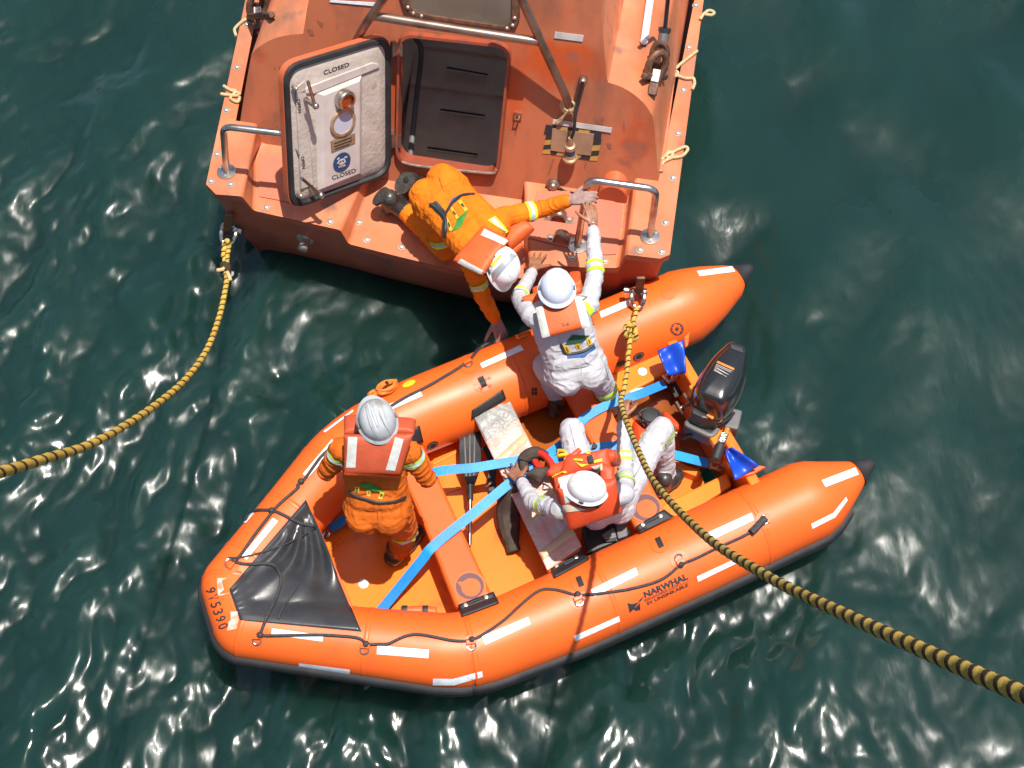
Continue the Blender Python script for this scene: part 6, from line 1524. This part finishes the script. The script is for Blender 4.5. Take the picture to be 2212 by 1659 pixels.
# lifting bridle: four blue webbing legs, hooks, a red master ring in a brown canvas sleeve
LBR = thing('lifting_bridle', 'blue webbing lifting bridle with hooks and brown sleeved red ring across the boat', 'lifting bridle', at(1165, 1000, .55))
def strap(pts, w, m='blue', name='strap', parent=LBR, flat=None, th=.006):
    """flat webbing; each point is (u, v, z)"""
    P = bez([at(*p) for p in pts], 8); bm = NB(); rows = []
    for i, p in enumerate(P):
        t = (P[min(i + 1, len(P) - 1)] - P[max(i - 1, 0)]).normalized(); s = t.cross(flat or Vector((0, -.25, 1))).normalized(); n = s.cross(t)
        rows.append([bm.verts.new(p + s * w / 2 * a + n * th * b) for a, b in ((-1, -.5), (1, -.5), (1, .5), (-1, .5))])
    for a, b in zip(rows, rows[1:]):
        for k in range(4): bm.faces.new([a[k], a[(k + 1) % 4], b[(k + 1) % 4], b[k]])
    bm.faces.new(rows[0]); bm.faces.new(rows[-1][::-1]); return obj(name, bm, m, parent, smooth=True, sharp=40)
strap([(1165, 1000, .57), (1128, 994, .56), (1026, 1010, .56), (936, 1021, .53), (860, 1062, .40), (800, 1088, .32), (712, 1143, .24)], .060)
strap([(1160, 1012, .58), (1112, 1036, .56), (1025, 1107, .54), (938, 1178, .515), (912, 1209, .46), (862, 1270, .34), (812, 1332, .24)], .062)
strap([(1180, 985, .56), (1225, 950, .53), (1254, 912, .52), (1284, 889, .525), (1331, 867, .52), (1380, 852, .50), (1436, 829, .44)], .060)
strap([(1185, 1000, .56), (1230, 985, .53), (1290, 968, .515), (1337, 962, .515), (1400, 970, .50), (1455, 982, .44), (1530, 1001, .34)], .060)
strap([vF(1485, 672) + (.50,), vF(1540, 650) + (.488,), vF(1610, 640) + (.478,)], .064, 'white', 'sewn_label', LBR, th=.014)
def hook(a, b, z0, z1):
    A, B = at(*a, z0), at(*b, z1); d = (B - A).normalized(); s = d.cross(UP).normalized(); bm = NB()
    tube(bm, [A - s * .035, A + s * .035], .012, 8); ring(bm, A + d * .04, s, d, .03, .045, .010, n=12); tube(bm, bez([A + d * .06, B - d * .03 + s * .015, B + s * .03, B + d * .03, B - s * .03 + d * .01], 4), .012, 8)
    o = obj('hook', bm, 'steel', LBR); return o
hook(vG(345, 450), vG(405, 425), .44, .42); hook(vG(710, 1160), vG(780, 1178), .33, .30); hook(vH(235, 1285), vH(190, 1338), .24, .22); hook((812, 1334), (806, 1342), .25, .24)
bm = NB(); ring(bm, at(*vK(412, 475), .64), V(.6, -.75, .1), V(.5, .35, .6), .088, .05, .022, n=20); obj('master_ring', bm, 'redring', LBR)
bm = NB(); tube(bm, bez([at(*vK(235, 560), .58), at(*vK(228, 450), .60), at(*vK(290, 392), .63), at(*vK(370, 385), .63), at(*vK(430, 420), .60)], 6), [.03] * 6 + [.042] * 12 + [.035] * 7, 10)
s1 = obj('ring_sleeve', bm, 'brown', LBR)
bm = NB(); pillow(bm, [at(*vK(232, 590), .60), at(*vK(330, 520), .62), at(*vK(512, 520), .60), at(*vK(375, 680), .58)], .05, 8, 8, .025, .2, UP, .006); obj('ring_sleeve', bm, 'brown', LBR, sharp=60)
bm = NB(); tube(bm, bez([at(*vK(150, 660), .55), at(*vK(110, 760), .45), at(*vK(80, 900), .34), at(*vK(85, 1050), .28), at(*vK(105, 1200), .25), at(*vK(130, 1320), .23)], 6), [.045 + .034 * math.sin(math.pi * min(1, i / 26)) for i in range(31)], 10); obj('hanging_sleeve', bm, 'brown', LBR)
strap([vH(1530, 590) + (.40,), vH(1570, 650) + (.36,), vH(1600, 760) + (.30,), vH(1590, 870) + (.27,), vH(1600, 960) + (.25,)], .05, 'rubber', 'spare_leg')
bm = NB(); tube(bm, bez([at(*vH(1540, 915), .28), at(*vH(1570, 905), .29), at(*vH(1592, 890), .29)], 4), .013, 8); obj('spare_hook', bm, 'steel', LBR)

# paddle
PD = thing('paddle', 'black bladed paddle with a silver shaft lying across the floor of the boat', 'paddle', at(1016, 1000, .3))
zb = .34
q = [vH(1328, 385), vH(1345, 372), vH(1480, 370), vH(1492, 385), vH(1508, 600), vH(1505, 760), vH(1470, 860), vH(1440, 930), vH(1395, 930), vH(1365, 860), vH(1322, 760), vH(1318, 600)]
bm = NB(); prism(bm, [at(*p, zb) for p in q], (0, 0, .016)); bl_ = obj('blade', bm, 'plastic', PD, smooth=False, bevel=.005)
for x0, x1 in ((1362, 1380), (1408, 1410), (1450, 1442)):
    bm = NB(); boxz(bm, at(*vH(x0, 460), zb + .018), at(*vH(x1, 840), zb + .018), .010, .006); obj('blade_rib', bm, 'greyplastic', bl_, smooth=False, bevel=.002)
bm = NB(); prism(bm, [at(*vH(*p), zb + .0165) for p in ((1368, 405), (1450, 402), (1456, 428), (1430, 440), (1415, 425), (1400, 440), (1372, 430))], (0, 0, .0015)); obj('hand_slot', bm, 'tank', bl_, smooth=False)
bm = NB(); tube(bm, [at(*vH(1410, 900), zb + .008), at(*vH(1412, 1040), zb + .005)], [.026, .020], 12); obj('neck', bm, 'plastic', PD)
bm = NB(); tube(bm, [at(*vH(1412, 1035), zb + .004), at(*vH(1409, 1200), .30), at(*vH(1407, 1410), .24)], .0145, 12); obj('shaft', bm, 'steel', PD)

# outboard motor
OM = thing('outboard_motor', 'black outboard motor with an orange striped cowl label clamped to the transom', 'outboard motor', at(*vG(780, 640), .6))
gir = [(578, 640), (566, 560), (615, 425), (700, 300), (790, 212), (862, 152), (935, 160), (1000, 195), (1014, 300), (1000, 430), (958, 560), (898, 660), (800, 742), (690, 708)]
top = [(624, 575), (640, 490), (690, 390), (758, 292), (826, 218), (882, 182), (932, 192), (984, 218), (984, 320), (950, 420), (900, 530), (846, 602), (795, 640), (702, 607)]
G_ = [at(*vG(*p), .86) for p in gir]; T_ = [at(*vG(*p), .97) for p in top]; gc = sum(G_, Vector()) / len(G_); tc_ = sum(T_, Vector()) / len(T_)
G_ = bez(G_ + G_[:1], 3)[:-1]; T_ = bez(T_ + T_[:1], 3)[:-1]
def sc(P, c, k, z): return [Vector((c.x + (p.x - c.x) * k, c.y + (p.y - c.y) * k, z)) for p in P]
bm = NB(); secs = [sc(G_, gc, .90, .66), sc(G_, gc, .97, .70), sc(G_, gc, 1.0, .78), sc(G_, gc, 1.0, .86), [g.lerp(t, .45) + UP * .035 for g, t in zip(G_, T_)], [g.lerp(t, .9) + UP * .012 for g, t in zip(G_, T_)]]
rs = [[bm.verts.new(p) for p in s] for s in secs]
for a, b in zip(rs, rs[1:]):
    for k in range(len(a)): bm.faces.new([a[k], a[(k + 1) % len(a)], b[(k + 1) % len(a)], b[k]])
bm.faces.new(rs[0]); bm.faces.new(rs[-1]); CW = obj('cowl', bm, 'gloss', OM, sharp=60)
bm = NB(); rs = [[bm.verts.new(p) for p in s] for s in (sc(T_, tc_, 1.0, .975), sc(T_, tc_, .985, .985), sc(T_, tc_, .93, .992), sc(T_, tc_, .6, 1.003), sc(T_, tc_, .25, 1.008))]
for a, b in zip(rs, rs[1:]):
    for k in range(len(a)): bm.faces.new([a[k], a[(k + 1) % len(a)], b[(k + 1) % len(a)], b[k]])
bm.faces.new(rs[0]); bm.faces.new(rs[-1]); TPN = obj('cowl_top', bm, 'gloss', CW, sharp=60); ob = bvh_of(TPN)
lb_ = decal('warning_label', [ob], [vG(768, 300), vG(906, 362), vG(900, 377), vG(762, 316)], 'motororange', OM, .004, 8, 2, label='orange warning label with lines of small print')
for k in range(6): decal('label_print', [ob], [vG(758 - k * 4, 326 + k * 10), vG((888, 880, 850, 870, 840, 862)[k] - k * 4, 384 + k * 9), vG((888, 880, 850, 870, 840, 862)[k] - k * 4 - 1, 388 + k * 9), vG(757 - k * 4, 330 + k * 10)], 'greytape', lb_, .004, 6, 1)
bm = NB(); 
vt_ = None
for k in range(3):
    bm = NB(); boxz(bm, at(*vG(872 + k * 3, 170 + k * 12), .99), at(*vG(975 + k * 3, 205 + k * 13), .99), .012, .02); obj('cowl_vent', bm, 'rubber', CW, smooth=False, bevel=.003)
stc = sc(G_, gc, 1.008, .80); bm = NB(); tube(bm, stc, .006, 6, closed=True); obj('cowl_seam', bm, 'rubber', CW)
bm = NB(); prism(bm, [at(*vG(*p), .80) for p in ((560, 640), (600, 600), (800, 700), (780, 790), (640, 770), (545, 720))], (0, 0, -.16)); obj('front_housing', bm, 'plastic', OM, smooth=False, bevel=.015)
bm = NB(); tube(bm, bez([at(*vG(662, 690), .83), at(*vG(672, 650), .86)], 2), .014, 8); boxz(bm, at(*vG(655, 695), .82), at(*vG(720, 720), .82), .022, .02); obj('cowl_latch', bm, 'steel', OM, bevel=.003)
bm = NB(); boxz(bm, at(*vG(690, 735), .81), at(*vG(740, 765), .81), .04, .012); obj('start_label', bm, 'motororange', OM, smooth=False)
bm = NB(); fr_ = [at(*vG(*p), .66) for p in ((550, 775), (515, 815), (528, 835), (600, 870), (700, 915), (740, 900), (765, 862))]; tube(bm, bez(fr_, 4), .017, 8); obj('carry_frame', bm, 'greyplastic', OM)
bm = NB(); box(bm, at(*vG(660, 820), .60), V(.09, -.05, 0), V(.05, .09, 0), (0, 0, .06)); obj('clamp_body', bm, 'plastic', OM, smooth=False, bevel=.01)
bm = NB(); box(bm, at(*vG(855, 800), .55), V(.07, -.02, 0), V(.02, .07, 0), (0, 0, .06)); obj('swivel_bracket', bm, 'greyplastic', OM, smooth=False, bevel=.012)
for p in ((455, 690), (520, 620)):
    bm = NB(); a = at(*vG(*p), .5); tube(bm, [a, a + tn * .12], .012, 8); tube(bm, [a - td * .05, a + td * .05], .011, 8); obj('clamp_screw', bm, 'oldsteel', OM)
bm = NB(); box(bm, V(gc.x, gc.y, .15), V(.10, .04, 0), V(-.03, .06, 0), (0, 0, .5)); obj('drive_leg', bm, 'plastic', OM, smooth=False, bevel=.02)
TA, TB_ = at(*vG(835, 880), .68), at(*vG(745, 1120), .66)
bm = NB(); tube(bm, [TA, TA.lerp(TB_, .5)], .020, 10); ti = obj('tiller_arm', bm, 'plastic', OM)
bm = NB(); tube(bm, [at(*vG(852, 855), .70), at(*vG(832, 905), .69)], .016, 8); obj('tiller_pin', bm, 'motororange', OM)
bm = NB(); pts = [TA.lerp(TB_, .12 + .004 * k) + td * .0 + Vector((math.cos(k * 1.1) * .026, 0, math.sin(k * 1.1) * .026)) for k in range(80)]; tube(bm, pts, .004, 5); obj('tiller_spring', bm, 'steel', OM)
bm = NB(); tube(bm, [TA.lerp(TB_, .46), TA.lerp(TB_, .5), TA.lerp(TB_, .97), TB_], [.024, .032, .032, .026], 14); obj('tiller_grip', bm, 'rubber', OM)
bm = NB(); box(bm, at(*vG(760, 945), .63), td * .05, tn * .045, (0, 0, .03)); obj('transom_wedge', bm, 'locker', OM, smooth=False, bevel=.012)
bm = NB(); tube(bm, bez([at(*vG(905, 730), .66), at(*vG(860, 775), .70), at(*vG(790, 815), .72), at(*vG(700, 830), .70), at(*vG(640, 800), .66)], 5), .009, 8); obj('control_cable', bm, 'rubber', OM)

# fuel tank and its hose
FT = thing('fuel_tank', 'red orange fuel tank with a black filler cap standing under the rear thwart strap', 'fuel tank', at(1425, 930, FZ))
bm = NB(); prism(bm, [at(*p, .40) for p in (vG(55, 780), vG(150, 735), vG(260, 760), vG(370, 830), vG(450, 900), vG(462, 985), vG(400, 1010), vG(250, 1000), vG(80, 960))], (0, 0, -.2)); obj('tank_body', bm, 'tank', FT, smooth=True, sharp=30, bevel=.04)
c = at(*vG(205, 785), .42); bm = NB(); lathe(bm, c, UP, [(.05, -.02), (.05, .02), (.06, .022), (.06, .06), (.05, .068), (.02, .07)], 14); cp = obj('filler_cap', bm, 'plastic', FT)
for k in range(10):
    a = k * .628; bm = NB(); box(bm, c + V(.061 * math.cos(a), .061 * math.sin(a), .04), (.006, 0, 0), (0, .006, 0), (0, 0, .018)); obj('cap_rib', bm, 'plastic', cp, smooth=False, bevel=.002)
bm = NB(); tube(bm, bez([at(*vG(325, 745), .42), at(*vG(345, 755), .47), at(*vG(395, 805), .48), at(*vG(438, 850), .47), at(*vG(445, 870), .42)], 4), .022, 10); obj('tank_handle', bm, 'tank', FT)
bm = NB(); tube(bm, bez([at(*vG(390, 935), .42), at(*vG(480, 940), .5), at(*vG(545, 915), .58), at(*vG(600, 850), .62)], 5), .011, 8); obj('fuel_hose', bm, 'rubber', FT)
bm = NB(); tube(bm, bez([at(*vG(165, 840), .43), at(*vG(115, 770), .45), at(*vG(130, 715), .47), at(*vG(200, 690), .48), at(*vG(280, 720), .47), at(*vG(325, 790), .44), at(*vG(350, 860), .42)], 5), .008, 8); obj('vent_hose', bm, 'rubber', FT)
bm = NB(); box(bm, at(*vG(405, 870), .43), V(.03, -.02, 0), V(.012, .02, 0), (0, 0, .02)); tube(bm, [at(*vG(385, 905), .43), at(*vG(440, 855), .45)], .012, 8); obj('hose_connector', bm, 'steel', FT, bevel=.003)

# black battery box behind the seated man
BX = thing('battery_box', 'black box with grey lid pieces on the floor between the two rear thwarts', 'box', at(*vK(1000, 1150), FZ))
bm = NB(); prism(bm, [at(*vK(*p), .40) for p in ((770, 1075), (1130, 960), (1250, 1130), (1205, 1185), (985, 1270), (820, 1345))], (0, 0, -.2)); obj('box_body', bm, 'plastic', BX, smooth=False, bevel=.02)
for q, z in (([(958, 1152), (1085, 1082), (1108, 1182), (990, 1205)], .425), ([(1092, 1020), (1165, 985), (1200, 1050), (1212, 1165), (1118, 1195), (1100, 1090)], .43)):
    bm = NB(); prism(bm, [at(*vK(*p), z) for p in q], (0, 0, -.04)); obj('lid_piece', bm, 'greyplastic', BX, smooth=False, bevel=.008)
bm = NB(); boxz(bm, at(*vK(985, 1215), .41), at(*vK(1100, 1200), .41), .03, .02); obj('lid_strap', bm, 'rubber', BX, smooth=False, bevel=.004)
